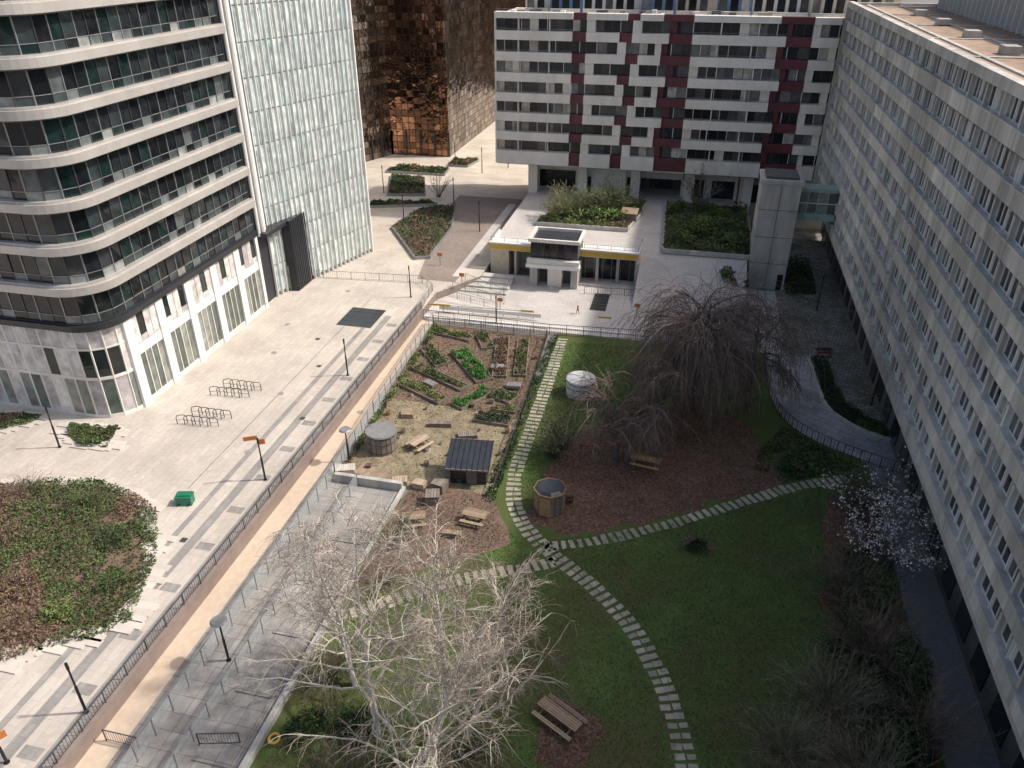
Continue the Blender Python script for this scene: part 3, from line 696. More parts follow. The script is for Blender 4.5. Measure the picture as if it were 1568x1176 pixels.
for k in range(nb):
    y=YA+k*bay; b.bx(XS+10.3,XS+11.1,y,y+.12,ZT+.25,ZT+4.2,'white')
for k in range(5): b.bx(XS+4+k*.3,XS+5.2+k*.3,60+k*12,61.6+k*12,ZT+.25,ZT+.9,'conc')
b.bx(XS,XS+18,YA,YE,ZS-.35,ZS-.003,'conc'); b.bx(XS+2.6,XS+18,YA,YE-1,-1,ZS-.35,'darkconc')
for k in range(30): y=YA+2+k*3.9; b.bx(XS+2.5,XS+2.59,y,y+2.2,-.3,2.0,'gl_dark')
b.obj('long_concrete_building')

# ------------------------------------------------------------ furniture
def lamp(x,y,z=0,h=4.2,sign=False,dish=False,rot=0):
    b=MB(['blackmetal']); b.cyl(0,0,0,.06,.16,10); b.cyl(0,0,.06,h*.55,.085,8); b.cyl(0,0,h*.55,h,.06,8); b.cyl(0,0,h*.9,h*1.02,.09,8)
    if sign: b.box(-.55,0,h+.15,1.1,.06,.38,0,'orange'); b.box(.25,.05,h-.35,.6,.06,.5,0,'orange')
    if dish: b.cyl(0,0,h,h+.12,.55,16,'railgrey',.45); b.cyl(0,0,h-.25,h,.12,8,r2=.3)
    b.obj('street_lamp',(x,y,z),rot)
for x,y in ((-32.9,65.1),(-31.5,23.4),(-53,46.8),(-33.3,86),(-39.2,124.8),(-31.4,112.8),(-53.9,129.5),(-40,146.5),(-44,113),(-46.5,150)): lamp(x,y,h=4.2 if y<100 else 4.8)
lamp(-32.4,46.6,sign=True,rot=.5); lamp(-33.6,19.6,sign=True,rot=1.0,h=2.4); lamp(-25.9,29.5,-1,h=3.6,dish=True); lamp(-27.2,52,-1,3.4,dish=True); lamp(-21.2,82.9,-1,3.6)
lamp(20.5,73,-1,4.5); lamp(17.6,96,-1,4.5); lamp(16.6,37,-1,4)
def arch(mb,x,y,rot,w=.8,h=.9):
    c,s=math.cos(rot),math.sin(rot)
    prof=[(-w/2,0),(-w/2,h*.75),(-w/2+.12,h*.95),(0,h),(w/2-.12,h*.95),(w/2,h*.75),(w/2,0)]
    P=[Vector((x+a*c,y+a*s,z)) for a,z in prof]; mb.tube(P,[.04]*7,5)
    mb.beam(P[1]-Vector((0,0,.3)),P[5]-Vector((0,0,.3)),.03,.03)
for (x0,y0) in ((-44.4,52.8),(-44.3,58.3)):
    for i in range(5):
        b=MB(['rail']); arch(b,0,0,.35,w=.95,h=1.0); b.obj('bike_rack',(x0+i*.78,y0+.05*i,0))
        b=MB(['rail']); arch(b,0,0,.35,w=.95,h=1.0); b.obj('bike_rack',(x0+.5+i*.78,y0+1.7,0))
b=MB(['green']); b.box(0,0,.35,1.25,.8,.7); b.box(0,0,.76,1.35,.9,.12); b.box(0,.1,.86,1.1,.6,.08); b.cyl(-.4,-.42,.1,.2,.1,8,'blackmetal'); b.cyl(.4,-.42,.1,.2,.1,8,'blackmetal'); b.obj('grit_bin',(-37.2,42.3,0),.25)
def picnic(x,y,z,rot,mat='wood',L=1.9):
    b=MB([mat])
    for k in range(5): b.box(0,-.32+k*.16,.75,L,.14,.045)
    for s in(-1,1):
        for k in range(2): b.box(0,s*(.72+k*.15),.45,L,.13,.045)
        b.box(s*L*.36,0,.42,.07,1.6,.09)
        for t in(-1,1): b.beam((s*L*.36,t*.62,0),(s*L*.36,t*.22,.72),.07,.09)
    b.obj('picnic_table',(x,y,z),rot)
picnic(-1.0,57.4,-1,-.15,'woodor',2.6); picnic(-21.7,55.6,-1,1.1,'woodpale',2.0)
picnic(-18.6,45.2,-1,.35,'wood'); picnic(-13.9,46.6,-1,-.1,'wood',2.0); picnic(-4.0,29.9,-1,-.5,'wood',2.9)
b=MB(['darkclad','roofmetal','woodgrey'])
b.prism([(-1.55,-1.2),(1.55,-1.2),(1.55,1.2),(-1.55,1.2)],0,1.9,'darkclad')
b.quad((-1.9,-1.7,1.85),(1.9,-1.7,1.85),(1.9,1.6,2.75),(-1.9,1.6,2.75),'roofmetal'); b.quad((-1.9,-1.7,1.77),(-1.9,1.6,2.67),(1.9,1.6,2.67),(1.9,-1.7,1.77),'darkclad')
for k in range(9): x=-1.88+k*.47; b.beam((x,-1.7,1.9),(x,1.6,2.8),.06,.09,'roofmetal')
b.beam((-1.9,-1.7,1.8),(1.9,-1.7,1.8),.08,.16,'woodgrey'); b.beam((-1.9,1.6,2.7),(1.9,1.6,2.7),.08,.16,'woodgrey')
b.add([(-1.5,-1.15,1.9),(-1.5,1.15,1.9),(-1.5,1.15,2.55)],[(0,1,2)],'darkclad'); b.add([(1.5,-1.15,1.9),(1.5,1.15,1.9),(1.5,1.15,2.55)],[(0,2,1)],'darkclad')
b.box(0,1.18,2.1,3,.05,.9,0,'darkclad'); b.box(.3,-1.23,.95,.9,.05,1.8,0,'woodgrey')
b.obj('garden_shed',(-15.9,52.4,-1),.12)
def tank(name,x,y,r,h,m,top,dome=.12):
    b=MB([m,top,'rail']); n=18; b.cyl(0,0,0,h,r*.96,n,m)
    for k in range(n):
        a=2*math.pi*k/n; b.box(math.cos(a)*r*.97,math.sin(a)*r*.97,h/2,.05,r*.3,h,a,m)
    for z in(.25,h*.6,h-.15): b.cyl(0,0,z,z+.05,r*1.02,24,'rail')
    b.cyl(0,0,h,h+.14,r*1.04,24,top,r*1.0); b.cyl(0,0,h+.14,h+.14+dome,r*1.0,24,top,r*.7); b.cyl(0,0,h+.14+dome,h+.16+dome*1.5,r*.7,24,top,r*.2)
    b.obj(name,(x,y,-1))
tank('white_rain_tank',-8.6,68.6,1.5,1.75,'white','white',.2); tank('wooden_rain_tank',-25.0,54.6,1.4,1.9,'woodgrey','railgrey',.03)
b=MB(['woodor','roofmetal','railgrey'])
b.cyl(0,0,0,2.0,1.25,8,'woodgrey')
for k in range(8):
    a=2*math.pi*(k+.5)/8; rr=1.27*math.cos(math.pi/8)
    for j in range(4):
        if k!=5: b.box(math.cos(a)*rr-math.sin(a)*(-.36+j*.24),math.sin(a)*rr+math.cos(a)*(-.36+j*.24),1.0,.05,.21,1.95,a,'woodgrey')
a=2*math.pi*(5.5)/8; b.box(math.cos(a)*1.20,math.sin(a)*1.20,.95,.08,.95,1.8,a,'woodor'); a=2*math.pi*4.5/8; b.box(math.cos(a)*1.22,math.sin(a)*1.22,1.1,.06,.8,1.4,a,'woodor')
b.cyl(0,0,2.0,2.12,1.38,8,'woodor',1.36); b.cyl(0,0,2.12,2.3,1.30,8,'roofmetal',1.0); b.obj('wooden_garden_hut',(-8.3,49.6,-1),.25)
beds=[((-23.6,74.6),(-18.9,68.6),1.9,'lf_veg'),((-19.4,79),(-17.6,69.8),1.5,'lf_brown'),((-16.9,79),(-15.5,70.5),1.3,'lf_green'),((-27.0,70),(-20.6,66.6),1.3,'lf_green'),
 ((-27.4,66.4),(-22,63.6),1.3,'lf_lime'),((-28,79),(-23,77.8),1.2,'lf_lime'),((-22.2,79.4),(-20.4,76),1.4,'lf_green'),((-20.3,62.9),(-18,67),1.5,'lf_veg'),((-17.3,66.5),(-15.0,65.5),1.8,'lf_green'),((-17.9,61.6),(-14.4,61.4),1.6,'lf_dark'),((-27.4,74.5),(-24.4,70.9),1.5,'lf_green'),((-16.6,63.6),(-14.4,63.6),1,'lf_lime')]
for i,(p,q,w,m) in enumerate(beds):
    p=Vector(p);q=Vector(q);c=(p+q)/2;d=q-p;L=d.length;a=math.atan2(d.y,d.x)
    b=MB(['woodgrey','soil']); b.box(0,0,.12,L,w,.24,0,'soil')
    for s in(-1,1): b.box(0,s*w/2,.16,L+.1,.07,.34,0,'woodgrey'); b.box(s*L/2,0,.16,.07,w,.335,0,'woodgrey')
    b.obj('raised_garden_bed',(c.x,c.y,-1),a)
    n=int(L*w*170*(1.5 if m=='lf_veg' else 1)); P=[]
    rowsn=max(1,int(w/.4))
    for k in range(n):
        t=R.random(); r_=R.randrange(rowsn); o=(r_+.5)/rowsn-.5+R.gauss(0,.07)
        if noise.noise(Vector((t*L*.6,i*3.1,r_)))<-.15: continue
        x,y=(t-.5)*L*.95,max(-.48,min(.48,o))*w
        P.append((c.x+x*math.cos(a)-y*math.sin(a),c.y+x*math.sin(a)+y*math.cos(a),-.74+R.random()**1.3*.5))
    if len(P)>10: leafquads('vegetable_plants',np.array(P),.10,[m])
cover('allotment_weeds',[(-28.4,63),(-28.6,80.6),(-14.4,80.4),(-13.7,62)],-.98,.25,8500,.08,['lf_green','lf_brown'],thr=-.05)
cover('yard_weeds',[(-27.2,49.8),(-27.6,63),(-14,62.4),(-13.5,50)],-.98,.12,2600,.07,['lf_green','lf_brown'],thr=.1)
cover('yard_weeds',[(-20.4,38),(-20.4,49.5),(-13.2,50),(-10.8,44.8),(-14,42)],-.97,.15,3000,.07,['lf_brown','lf_dark'],thr=.0)
b=MB(['white','clear','woodgrey'])
for (x,y,a) in ((-18.2,71.5,.2),(-15.6,68,.1),(-24.2,66.4,-.5)):
    b.box(x,y,-.62,1.5,.9,.3,a,'woodgrey'); b.box(x,y,-.44,1.4,.8,.03,a,'railgrey')
b.obj('cold_frame')
b=MB(['woodpale'])
for k in range(60):
    x,y=R.uniform(-28,-14.8),R.uniform(63.5,80); b.beam((x,y,-1),(x+R.uniform(-.15,.15),y+R.uniform(-.15,.15),R.uniform(-.1,.7)),.035,.035,R.choice(['woodpale','woodgrey']))
b.obj('garden_canes')
b=MB(['burg','green','railgrey','woodgrey'])
for k in range(46):
    x,y=(R.uniform(-27,-14),R.uniform(50.5,64)) if k<26 else (R.uniform(-28,-14.5),R.uniform(64,80))
    r=R.uniform(.12,.28); b.cyl(x,y,-.98,-.98+r*1.6,r*.75,9,R.choice(['woodor','green','railgrey','woodgrey','rail','white']),r,'soil')
b.obj('plant_pots')
for (x,y,sx,sy,sz,m,nm) in ((-24.4,50.7,3.0,1.4,.18,'wood','wooden_deck'),(-27,50.4,2.0,1.0,.5,'whitestone','stone_block'),(-21.5,49.8,1.3,.9,.6,'woodpale','wooden_crate'),(-19.7,49.8,1.1,.8,.6,'woodpale','wooden_crate'),(-17.9,49.9,1.2,1.2,.9,'woodgrey','compost_bin'),(-18.0,48.2,1.2,1.2,.9,'woodgrey','compost_bin'),(-20.9,59.4,2.2,.6,.45,'woodgrey','wooden_bench'),(-17.8,58.2,1.8,.9,.4,'woodgrey','wooden_planter_box'),(-24.6,60.5,1.2,1.2,.5,'wood','wooden_crate'),(-15.2,44.4,1.6,.5,.45,'wood','wooden_bench')):
    b=MB([m]); n=max(2,int(sx/.2))
    for k in range(n): b.box(-sx/2+(k+.5)*sx/n,0,sz-.02,sx/n*.88,sy,.05)
    for s in(-1,1): 
        b.box(0,s*(sy/2-.04),sz*.5-.03,sx,.06,sz*.8); b.box(s*(sx/2-.04),0,sz*.5-.03,.06,sy-.1,sz*.8)
    b.obj(nm,(x,y,-1),R.uniform(-.3,.4))
b=MB(['burg','rail']); 
for k in range(3): b.box(0,-.2+k*.18,.45,1.7,.15,.05,0,'burg')
for k in range(2): b.box(0,.3,.65+k*.2,1.7,.05,.15,0,'burg')
for s in(-.7,.7): b.box(s,0,.22,.06,.5,.45,0,'rail'); b.box(s,.3,.65,.06,.06,.5,0,'rail')
b.obj('park_bench',(17.0,83.0,-1),.2)
b=MB(['yellow']); 
P=[Vector((.32*math.cos(t*math.pi/5),.32*math.sin(t*math.pi/5),.1)) for t in range(11)]; b.tube(P,[.09]*11,6); b.obj('yellow_ring',(-20.2,24.9,-1))
for x,y in ((-27.9,91.0),(-21.6,86.5),(-33,97.5),(-4.6,88.6)):
    b=MB(['rail','orange']); b.cyl(0,0,0,1.5,.04,8); b.box(0,0,1.6,.7,.05,.5,0,'orange'); b.obj('information_sign',(x,y,-1 if y<90 else 0))

# ------------------------------------------------------------ people
def person(name,x,y,z,rot,h=1.72,top='cloth_d',legs='cloth_d'):
    s=h/1.72
    J={'pel':(0,0,.95,.15),'wst':(0,0,1.08,.13),'chs':(0,0.01,1.32,.165),'nek':(0,.02,1.48,.06),'hd0':(0,.03,1.56,.08),'hd1':(0,.035,1.66,.095),'hd2':(0,.02,1.72,.05)}
    E=[('pel','wst'),('wst','chs'),('chs','nek'),('nek','hd0'),('hd0','hd1'),('hd1','hd2')]
    for sd,sg,st in(('L',-1,.22),('R',1,-.22)):
        J['hip'+sd]=(.09*sg,0,.88,.095);J['kne'+sd]=(.10*sg,st*.6+.04,.50,.06);J['ank'+sd]=(.10*sg,st*1.0-.05,.09,.045);J['toe'+sd]=(.11*sg,st*1.0+.10,.04,.035)
        J['sho'+sd]=(.19*sg,0,1.40,.06);J['elb'+sd]=(.25*sg,-st*.4,1.13,.043);J['wri'+sd]=(.25*sg,-st*.8+.06,.90,.03);J['han'+sd]=(.25*sg,-st*.9+.08,.80,.032)
        for k in range(4): J['f%d'%k+sd]=(.235*sg+.012*k*sg-.01*sg,-st*.9+.07+.02*k,.715+.006*abs(k-1),.010); E.append(('han'+sd,'f%d'%k+sd))
        J['th'+sd]=(.22*sg,-st*.9+.13,.77,.011); E.append(('han'+sd,'th'+sd))
        E+= [('pel','hip'+sd),('hip'+sd,'kne'+sd),('kne'+sd,'ank'+sd),('ank'+sd,'toe'+sd),('chs','sho'+sd),('sho'+sd,'elb'+sd),('elb'+sd,'wri'+sd),('wri'+sd,'han'+sd)]
    ks=list(J); me=bpy.data.meshes.new('p'); me.from_pydata([tuple(c*s for c in J[k][:3]) for k in ks],[(ks.index(a),ks.index(c)) for a,c in E],[])
    o=bpy.data.objects.new('p',me); bpy.context.collection.objects.link(o)
    o.modifiers.new('s','SKIN'); 
    sv=me.skin_vertices[0].data
    for i,k in enumerate(ks): sv[i].radius=(J[k][3]*s,J[k][3]*s); sv[i].use_root=(k=='pel')
    o.modifiers.new('u','SUBSURF').levels=1
    dg=bpy.context.evaluated_depsgraph_get(); m2=bpy.data.meshes.new_from_object(o.evaluated_get(dg)); bpy.data.objects.remove(o)
    for k in (top,legs,'skin','hair'): m2.materials.append(M[k])
    for p in m2.polygons:
        c=p.center/s; p.use_smooth=True
        if c.z>1.62 or (c.z>1.54 and c.y<.01): p.material_index=3
        elif c.z>1.47: p.material_index=2
        elif abs(c.x)>.2 and c.z<.88: p.material_index=2
        elif c.z<.96: p.material_index=1
    o=bpy.data.objects.new(name,m2); o.location=(x,y,z); o.rotation_euler=(0,0,rot); bpy.context.collection.objects.link(o)
person('pedestrian',-35.9,151.5,0,2.6,top='cloth_r'); person('pedestrian_child',-11.9,88.0,-1,1.2,h=1.2,top='cloth_r')

# ------------------------------------------------------------ plaza planting beds
bed=[(-60,41),(-53.7,41),(-50.7,42.0),(-46,43.2),(-41.5,42.2),(-38.6,40.6),(-37.0,38.4),(-35.2,35.5),(-34.2,32.5),(-33.4,30.2),(-35,28.2),(-37.5,26.8),(-39.5,24.8),(-46,21.5),(-60,19)]
sheet('planting_bed_soil',bed,.06,'path_soil')
cover('groundcover_plants',bed,.08,.8,60000,.10,['lf_green','lf_brown','lf_brown'],thr=-.02,nscale=.10,holes=-.24)
def path(p,d,L,n,droop,wob_,up=0):
    pts=[p.copy()]; d=d.normalized(); s=L/n
    for i in range(n):
        d=d+Vector((R.gauss(0,wob_),R.gauss(0,wob_),R.gauss(0,wob_)+up-droop*(i+1)/n)); d.normalize()
        p=p+d*s; pts.append(p.copy())
    return pts
def bush(name,x,y,z,r,h,n,mat,seed=0,th=.014,leaves=None,ln=0,ls=.09,nt_=9):
    R.seed(seed+50); b=MB([mat]); tips=[]
    for i in range(n):
        a=R.random()*6.283; rr=R.random()**.6; d=Vector((math.cos(a)*rr*r/h*1.2,math.sin(a)*rr*r/h*1.2,1)); p0=Vector((x+math.cos(a)*rr*r*.25,y+math.sin(a)*rr*r*.25,z))
        pp=path(p0,d,h*R.uniform(.7,1.15),6,.12,.13); b.tube(pp,[th*2*(1-.12*j) for j in range(7)],3)
        for k in range(nt_):
            j=R.randrange(2,7); d3=(pp[j]-pp[j-1]).normalized()+Vector((R.gauss(0,.6),R.gauss(0,.6),R.gauss(.1,.4))); tw=path(pp[j],d3,h*R.uniform(.12,.32),4,.05,.16); b.tube(tw,[th*(1-.15*q) for q in range(5)],3); tips+=tw[1:]
    o=b.obj(name)
    if leaves and ln:
        T=[R.choice(tips) for _ in range(ln)]; P=np.array([(t.x+R.gauss(0,.06),t.y+R.gauss(0,.06),t.z+R.gauss(0,.06)) for t in T]); lo=leafquads('blossom' if leaves=='petal' else 'leaves',P,ls,[leaves]); lo.parent=o
    return o
for i,(x,y,r,h,m,lv) in enumerate(((-45,40,1.6,1.3,'rtwig','lf_green'),(-40,37,1.4,1.0,'gtwig','lf_dark'),(-43,31,2.0,1.2,'rtwig','lf_brown'),(-37,33,1.5,1.0,'gtwig','lf_green'),(-48,35,2.2,1.4,'rtwig','lf_brown'),(-51,40.5,2,1.8,'rtwig',None),(-38.5,29.5,1.2,1.0,'gtwig','lf_lime'),(-46,27,1.8,1.3,'rtwig','lf_brown'),(-50.5,30,2,1.4,'gtwig','lf_green'))):
    bush('low_shrub',x,y,.05,r,h,70,m,100+i,.008,lv,1500,.07,6)
def jag(poly):
    # paving slabs stepping irregularly into the bed, all laid parallel to the plaza joints
    b=MB(['whitestone']); n=len(poly)
    for i in range(n):
        p=Vector(poly[i]);q=Vector(poly[(i+1)%n]);L=(q-p).length;k=max(1,int(L/.6))
        for j in range(k):
            c=p+(q-p)*((j+.5)/k); w=R.choice([1.2,1.8,2.4]); b.box(c.x+R.choice([-.6,-.3,0,.3]),c.y,.055+.003*(j%3),w,.62,.09)
    b.obj('bed_edging_stones')
jag(bed)
for pl in ([(-54.7,50.3),(-49.8,50.8),(-48.7,47.6),(-51,47.2),(-53.5,48.5)],[(-64,50),(-58.3,51),(-58.4,49.4),(-61,47.2),(-66,46)]):
    sheet('planting_bed_soil',pl,.06,'soil'); cover('groundcover_plants',pl,.08,.7,4500,.09,['lf_green','lf_dark','lf_brown'],holes=-.2)
    jag(pl)
for pl in ([(-52.3,127.7),(-56.4,140.2),(-49.5,139.4),(-46,129.2)],[(-58.5,142.5),(-57,147),(-47,147),(-46.6,142.8)],[(-53,120.3),(-53,123),(-44,125),(-42,124)],[(-45.3,111),(-44,121),(-38.6,124),(-35.9,112),(-35.3,99.6),(-37.2,98.8)],[(-48,150),(-44,150),(-43,155),(-48,155)]):
    planter('planting_bed',pl,0,.35,'railgrey'); cover('groundcover_plants',pl,.36,.8,3500,.16,['lf_dark','lf_green','lf_brown'],thr=.05)
cover('hedge_plants',[(4.8,100.8),(8.9,101.4),(8.9,96.5),(5.8,97.5)],.6,2.2,3500,.14,['lf_green','lf_dark'])
cover('hedge_plants',[(14,113),(18.2,113),(18,101),(14.2,100)],-1,1.6,4000,.14,['lf_dark','lf_green'])
cover('paving_weeds',[(13.2,84),(18.4,84),(18.4,112),(13.4,99)],-1,.12,1800,.09,['lf_green','lf_dark'],holes=-.05)

lawnpoly=[(-9,45),(.5,49),(8,54),(14,57.5),(13.3,49),(13.4,40),(11,32),(9,22),(4.8,22),(4.2,30),(1.2,36),(-2,41)]
cover('lawn_grass_blades',lawnpoly,-.985,.10,36000,.055,['grass','lf_green'],thr=-.3,nscale=.3)
cover('lawn_grass_blades',[(-20,22),(3,22),(3,30),(0,36),(-4,41),(-7.5,43.5),(-13,47.5),(-13,40.5),(-20,35)],-.985,.10,20000,.06,['grass','lf_brown'],thr=-.05,nscale=.3)
cover('lawn_grass_blades',[(-11.6,50),(-11.6,80),(10,81),(10,71),(4,70.5),(-4,67.5),(-8.8,60),(-9.8,50)],-.985,.12,16000,.07,['grass','lf_green'],thr=-.2,nscale=.3)
cover('fallen_leaves',mul,-.975,.06,24000,.06,['leaf_fallen'])
cover('fallen_leaves',mul4,-.975,.06,9000,.06,['leaf_fallen']); cover('fallen_leaves',mul2,-.975,.06,3000,.06,['leaf_fallen']); cover('fallen_leaves',mul3,-.975,.06,1500,.05,['leaf_fallen'])
cover('fallen_leaves',[(-20,22),(3,22),(3,30),(0,36),(-4,41),(-7.5,43.5),(-20,46)],-.965,.05,7000,.055,['leaf_fallen'])
cover('fallen_leaves',[(-11,46),(-6,44),(8,53.5),(16,58),(16,50),(12,40),(4,34),(-2,42)],-.965,.03,3500,.045,['leaf_fallen'])
cover('groundcover_plants',[(9,62),(11.5,66.5),(14.5,63.8),(17.5,61.5),(15.5,60),(11,57.5),(8.5,59)],-.98,.7,5000,.12,['lf_dark','lf_green'],holes=-.15)
cover('fence_ivy',[(-13.9,49.2),(-13.9,81),(-13.0,81),(-12.9,49.2)],-.98,.9,5000,.10,['lf_dark','lf_green'],holes=-.1)
cover('fence_ivy',[(-27.4,49.6),(-28.4,80.5),(-27.7,80.5),(-26.8,49.8)],-.98,.8,4500,.09,['lf_lime','lf_dark','lf_brown'],holes=-.1)
cover('groundcover_plants',[(14.2,46),(17.5,47),(17.5,22),(11,22),(12.2,30),(13.6,38)],-.98,.8,12000,.10,['lf_dark','lf_green','lf_brown'],holes=-.15)

# ------------------------------------------------------------ trees
def birch(x,y,z,h,lean=(0,0),nl=30,seed=0,spread=.5):
    R.seed(seed); b=MB(['bark','birchtwig'])
    tp=path(Vector((x,y,z)),Vector((lean[0],lean[1],1)),h,14,0,.05,.05)
    r0=.20; b.tube(tp,[r0*(1-.93*i/14) for i in range(15)],7,'bark')
    for i in range(nl):
        t=.14+.82*(i/nl)**.9; k=t*14; a=int(k); p=tp[a].lerp(tp[min(a+1,14)],k-a)
        ang=i*2.4+R.uniform(-.5,.5); el=R.uniform(.45,.95)
        d=Vector((math.cos(ang),math.sin(ang),el+.5*t)); L=h*spread*(1.08-t*.78)*R.uniform(.7,1.2)
        lp=path(p,d,L,9,.16,.13,.05); rr=max(.032,r0*(1-t)*.52); b.tube(lp,[rr*(1-.78*j/9) for j in range(10)],4,'bark')
        ns=13
        for s in range(ns):
            u=.20+.80*(s+R.random())/ns; k2=min(8.99,u*9); a2=int(k2); q=lp[a2].lerp(lp[a2+1],k2-a2)
            dd=(lp[a2+1]-lp[a2]).normalized()+Vector((R.gauss(0,.55),R.gauss(0,.55),R.gauss(.1,.35)))
            L2=L*.34*(1.15-.5*u)*R.uniform(.6,1.3); sp=path(q,dd,L2,5,.28,.16); b.tube(sp,[.022,.019,.016,.014,.011,.008],3,'bark' if s%2 else 'birchtwig')
            for w_ in range(4):
                a3=R.randrange(1,6); q3=sp[a3]; d3=(sp[a3]-sp[a3-1]).normalized()+Vector((R.gauss(0,.6),R.gauss(0,.6),R.gauss(-.15,.45)))
                tw=path(q3,d3,R.uniform(.5,1.3),3,.40,.18); b.tube(tw,[.011,.010,.008,.006],3,'birchtwig')
    return b.obj('birch_tree')
birch(-14.2,26.2,-1,15.2,(-.08,.12),seed=1,nl=32); birch(-10.9,25.6,-1,14.8,(.14,.18),seed=2,nl=36,spread=.54); birch(-11.6,22.8,-1,13,(.26,.12),seed=3,nl=28)
birch(-17.0,29.5,-1,12.0,(-.20,.10),seed=9,nl=26); birch(-9.2,27.0,-1,12.0,(.28,.12),seed=21,nl=26)
def weeping(x,y,z,h,rad_,seed,nl=16,trunks=2,hang=.8,ns=40):
    R.seed(seed); b=MB(['dbark','wtwig'])
    for t in range(trunks):
        a0=t*2.5; lean=Vector((math.cos(a0)*.18,math.sin(a0)*.18,1)); tp=path(Vector((x+math.cos(a0)*.5,y+math.sin(a0)*.5,z)),lean,h*.72,9,0,.07,.05)
        b.tube(tp,[.28*(1-.75*i/9) for i in range(10)],7,'dbark')
        for i in range(nl):
            k=9*(.36+.64*(i/nl)); a=min(8,int(k)); p=tp[a].lerp(tp[a+1],min(1,k-a)); ang=i*2.4+t*1.3+R.uniform(-.4,.4)
            d=Vector((math.cos(ang),math.sin(ang),R.uniform(.5,1.3))); L=rad_*R.uniform(1.0,1.5)
            lp=path(p,d,L,10,.30,.15); b.tube(lp,[.10*(1-.80*j/10) for j in range(11)],4,'dbark')
            for s in range(ns):
                u=.15+.85*R.random(); k2=min(9.99,u*10); a2=int(k2); q=lp[a2].lerp(lp[a2+1],k2-a2)
                d2=(lp[a2+1]-lp[a2]).normalized()*.8+Vector((R.gauss(0,.55),R.gauss(0,.55),R.gauss(.15,.3)))
                hl=max(1.2,(q.z-z)*hang*R.uniform(.2,1.0)); sp=path(q,d2,hl,7,.75,.15)
                sp=[v if v.z>z+.2 else Vector((v.x,v.y,z+.2)) for v in sp]
                b.tube(sp,[.022-.0014*j for j in range(8)],3,'wtwig')
                for w_ in range(2):
                    a3=R.randrange(1,7); tw=path(sp[a3],Vector((R.gauss(0,.6),R.gauss(0,.6),-.3)),R.uniform(.5,1.5),3,.4,.2); b.tube(tw,[.013,.012,.010,.008],3,'wtwig')
    return b.obj('weeping_tree')
weeping(2.2,67.6,-1,15.8,5.0,11,nl=17,trunks=3,ns=34); weeping(-3.2,57.6,-1,8.0,3.5,12,nl=12,trunks=2,hang=.85,ns=26); weeping(7.4,70.2,-1,13.5,4.6,13,nl=16,trunks=1,ns=42); weeping(-1.2,64.0,-1,11.0,3.6,14,nl=13,trunks=1,ns=34)
bush('magnolia_tree',17.4,49.0,-1,3.4,6.8,42,'dbark',1,.016,'petal',3000,.08)
bush('bare_shrub',12.0,34.5,-1,3.4,3.4,190,'gtwig',2,.011); bush('bare_shrub',9.2,31.0,-1,2.8,2.8,150,'gtwig',3,.011); bush('bare_shrub',13.5,29.5,-1,3,3.4,170,'gtwig',4,.011); bush('bare_shrub',9.0,26.5,-1,2.8,3,130,'rtwig',31,.011)
bush('bare_shrub',15.2,39.5,-1,2.8,3.8,160,'rtwig',5,.012); bush('bare_shrub',14.2,44.6,-1,2.2,3.4,110,'rtwig',6,.012,'lf_dark',900); bush('bare_shrub',16.6,55.0,-1,2.2,3.2,90,'rtwig',7,.012,'lf_dark',1400); bush('bare_shrub',17,33.5,-1,2.4,4,100,'rtwig',32,.012)
bush('bare_shrub',-19.0,30,-1,2.2,3,90,'gtwig',8,.011); bush('bare_shrub',-15,22.5,-1,2.6,3,100,'rtwig',9,.011); bush('bare_shrub',-7.5,24,-1,2.4,2.6,90,'rtwig',10,.011); bush('bare_shrub',-1,24,-1,2,1.6,60,'gtwig',16,.009)
bush('bare_shrub',-19.3,43.2,-1,2,2.6,60,'gtwig',11,.011); bush('bare_shrub',-18.5,38.5,-1,2.0,2.4,60,'rtwig',33,.011)
bush('bare_shrub',-18,114,3,3.2,4.2,110,'gtwig',12,.022,'lf_lime',3500); bush('bare_shrub',-12,118,3,3.2,4.2,110,'gtwig',13,.022,'lf_lime',4200); bush('small_bare_tree',1.8,120.5,3,2,6,22,'dbark',14,.03); bush('bare_shrub',-43,128,0.3,1.5,4.5,16,'dbark',15,.025)
bush('climbing_shrub',-9.3,57.0,-1,1.7,3.2,70,'dbark',17,.014,'lf_dark',1500)
blobs('evergreen_shrub',[(16.2,43.8,.2,1.6,2.4,1.5,7500),(16.8,37.8,.2,1.4,2.8,1.6,7500),(15.4,33.0,.0,2.0,2.6,1.4,8000),(16.4,27.5,.2,1.9,2.8,1.6,7500),(15.6,48.0,-.1,1.3,1.6,1.1,2600),(13.2,38,-.5,1.7,2.8,.8,3600),(12.6,26,-.4,2.0,2.2,.8,3500),(14.2,41.5,-.4,1.4,1.6,.9,2400)],.10,['lf_dark','lf_green'])
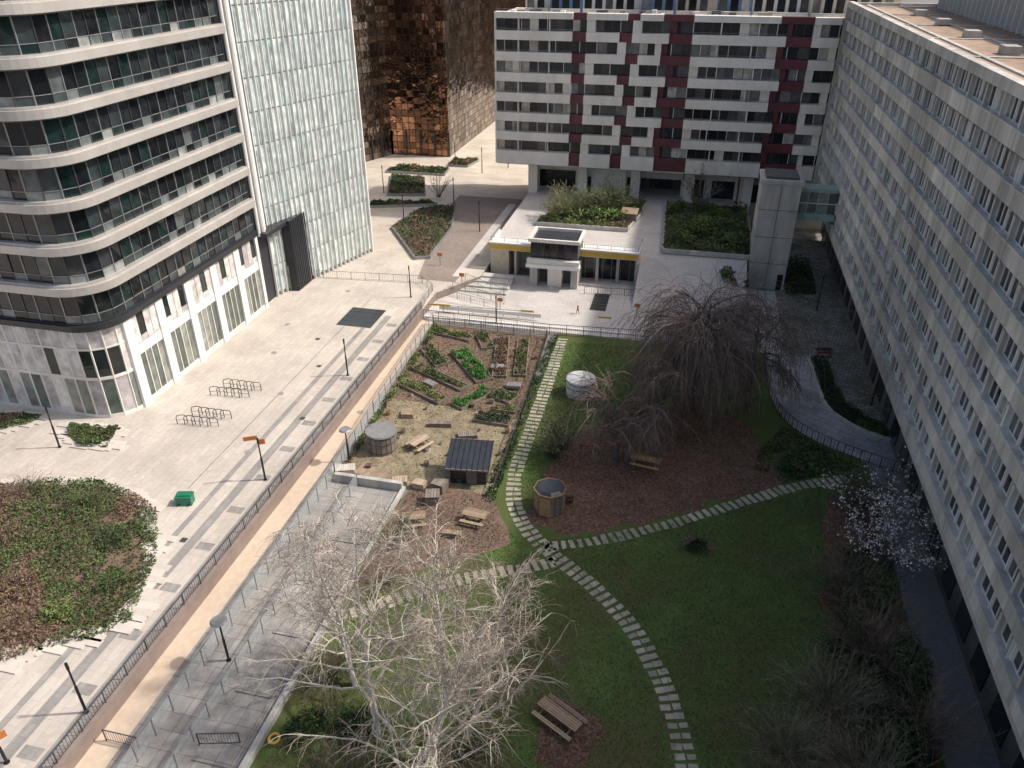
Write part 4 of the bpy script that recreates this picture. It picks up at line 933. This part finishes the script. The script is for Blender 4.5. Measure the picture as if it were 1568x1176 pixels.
blobs('evergreen_shrub',[(-15.6,26.5,-.5,1.6,1.3,.8,3000),(-12.4,23.8,-.6,1.7,1.3,.7,3000),(-8.5,26.6,-.7,1.2,.9,.5,1400),(-18.6,26,-.6,1.2,1.6,.7,2000)],.09,['lf_dark','lf_green'])
blobs('evergreen_shrub',[(3.6,47.4,-.6,1.5,.9,.6,1600),(11.6,59.2,-.6,1.6,1.0,.6,1500),(-7,50.8,-.7,.8,.6,.5,600)],.08,['lf_dark','rtwig'])
blobs('planter_shrub',[(3.6,111,4.0,3.2,4.5,1.2,3500),(6.8,106.5,3.8,2.0,2.4,.9,1600),(-13,113.5,3.9,4.8,2.4,1.0,2600),(0,106,3.7,1.8,2.4,.7,1200)],.17,['lf_lime','lf_green'])

# ------------------------------------------------------------ light, sky, camera
w=bpy.data.worlds.new("World"); sc.world=w; w.use_nodes=True; nt=w.node_tree
sky=nt.nodes.new("ShaderNodeTexSky"); sky.sky_type='NISHITA'; sky.sun_disc=False
EL=rad(48); shd=Vector((-.95,-.30)); sd=-shd.normalized()
sky.sun_elevation=EL; sky.sun_rotation=math.atan2(sd.x,sd.y)
sky.air_density=1.0; sky.dust_density=4.5; sky.ozone_density=.4
nt.links.new(sky.outputs[0],nt.nodes["Background"].inputs[0]); nt.nodes["Background"].inputs[1].default_value=.15
l=bpy.data.lights.new("sun",'SUN'); l.energy=3.7; l.angle=rad(2.0); l.color=(1,.94,.86)
so_=bpy.data.objects.new("sun",l); bpy.context.collection.objects.link(so_)
dirv=Vector((-sd.x*math.cos(EL),-sd.y*math.cos(EL),-math.sin(EL))); so_.rotation_euler=dirv.to_track_quat('-Z','Y').to_euler()
cd=bpy.data.cameras.new("camera"); cd.sensor_width=36; cd.lens=27.05; cd.clip_end=3000; cd.clip_start=.5
co=bpy.data.objects.new("camera",cd); co.location=(0,0,40); co.rotation_euler=(rad(90-30.1),0,rad(13.05)); bpy.context.collection.objects.link(co); sc.camera=co
sc.view_settings.view_transform='Standard'; sc.view_settings.look='None'; sc.view_settings.exposure=0
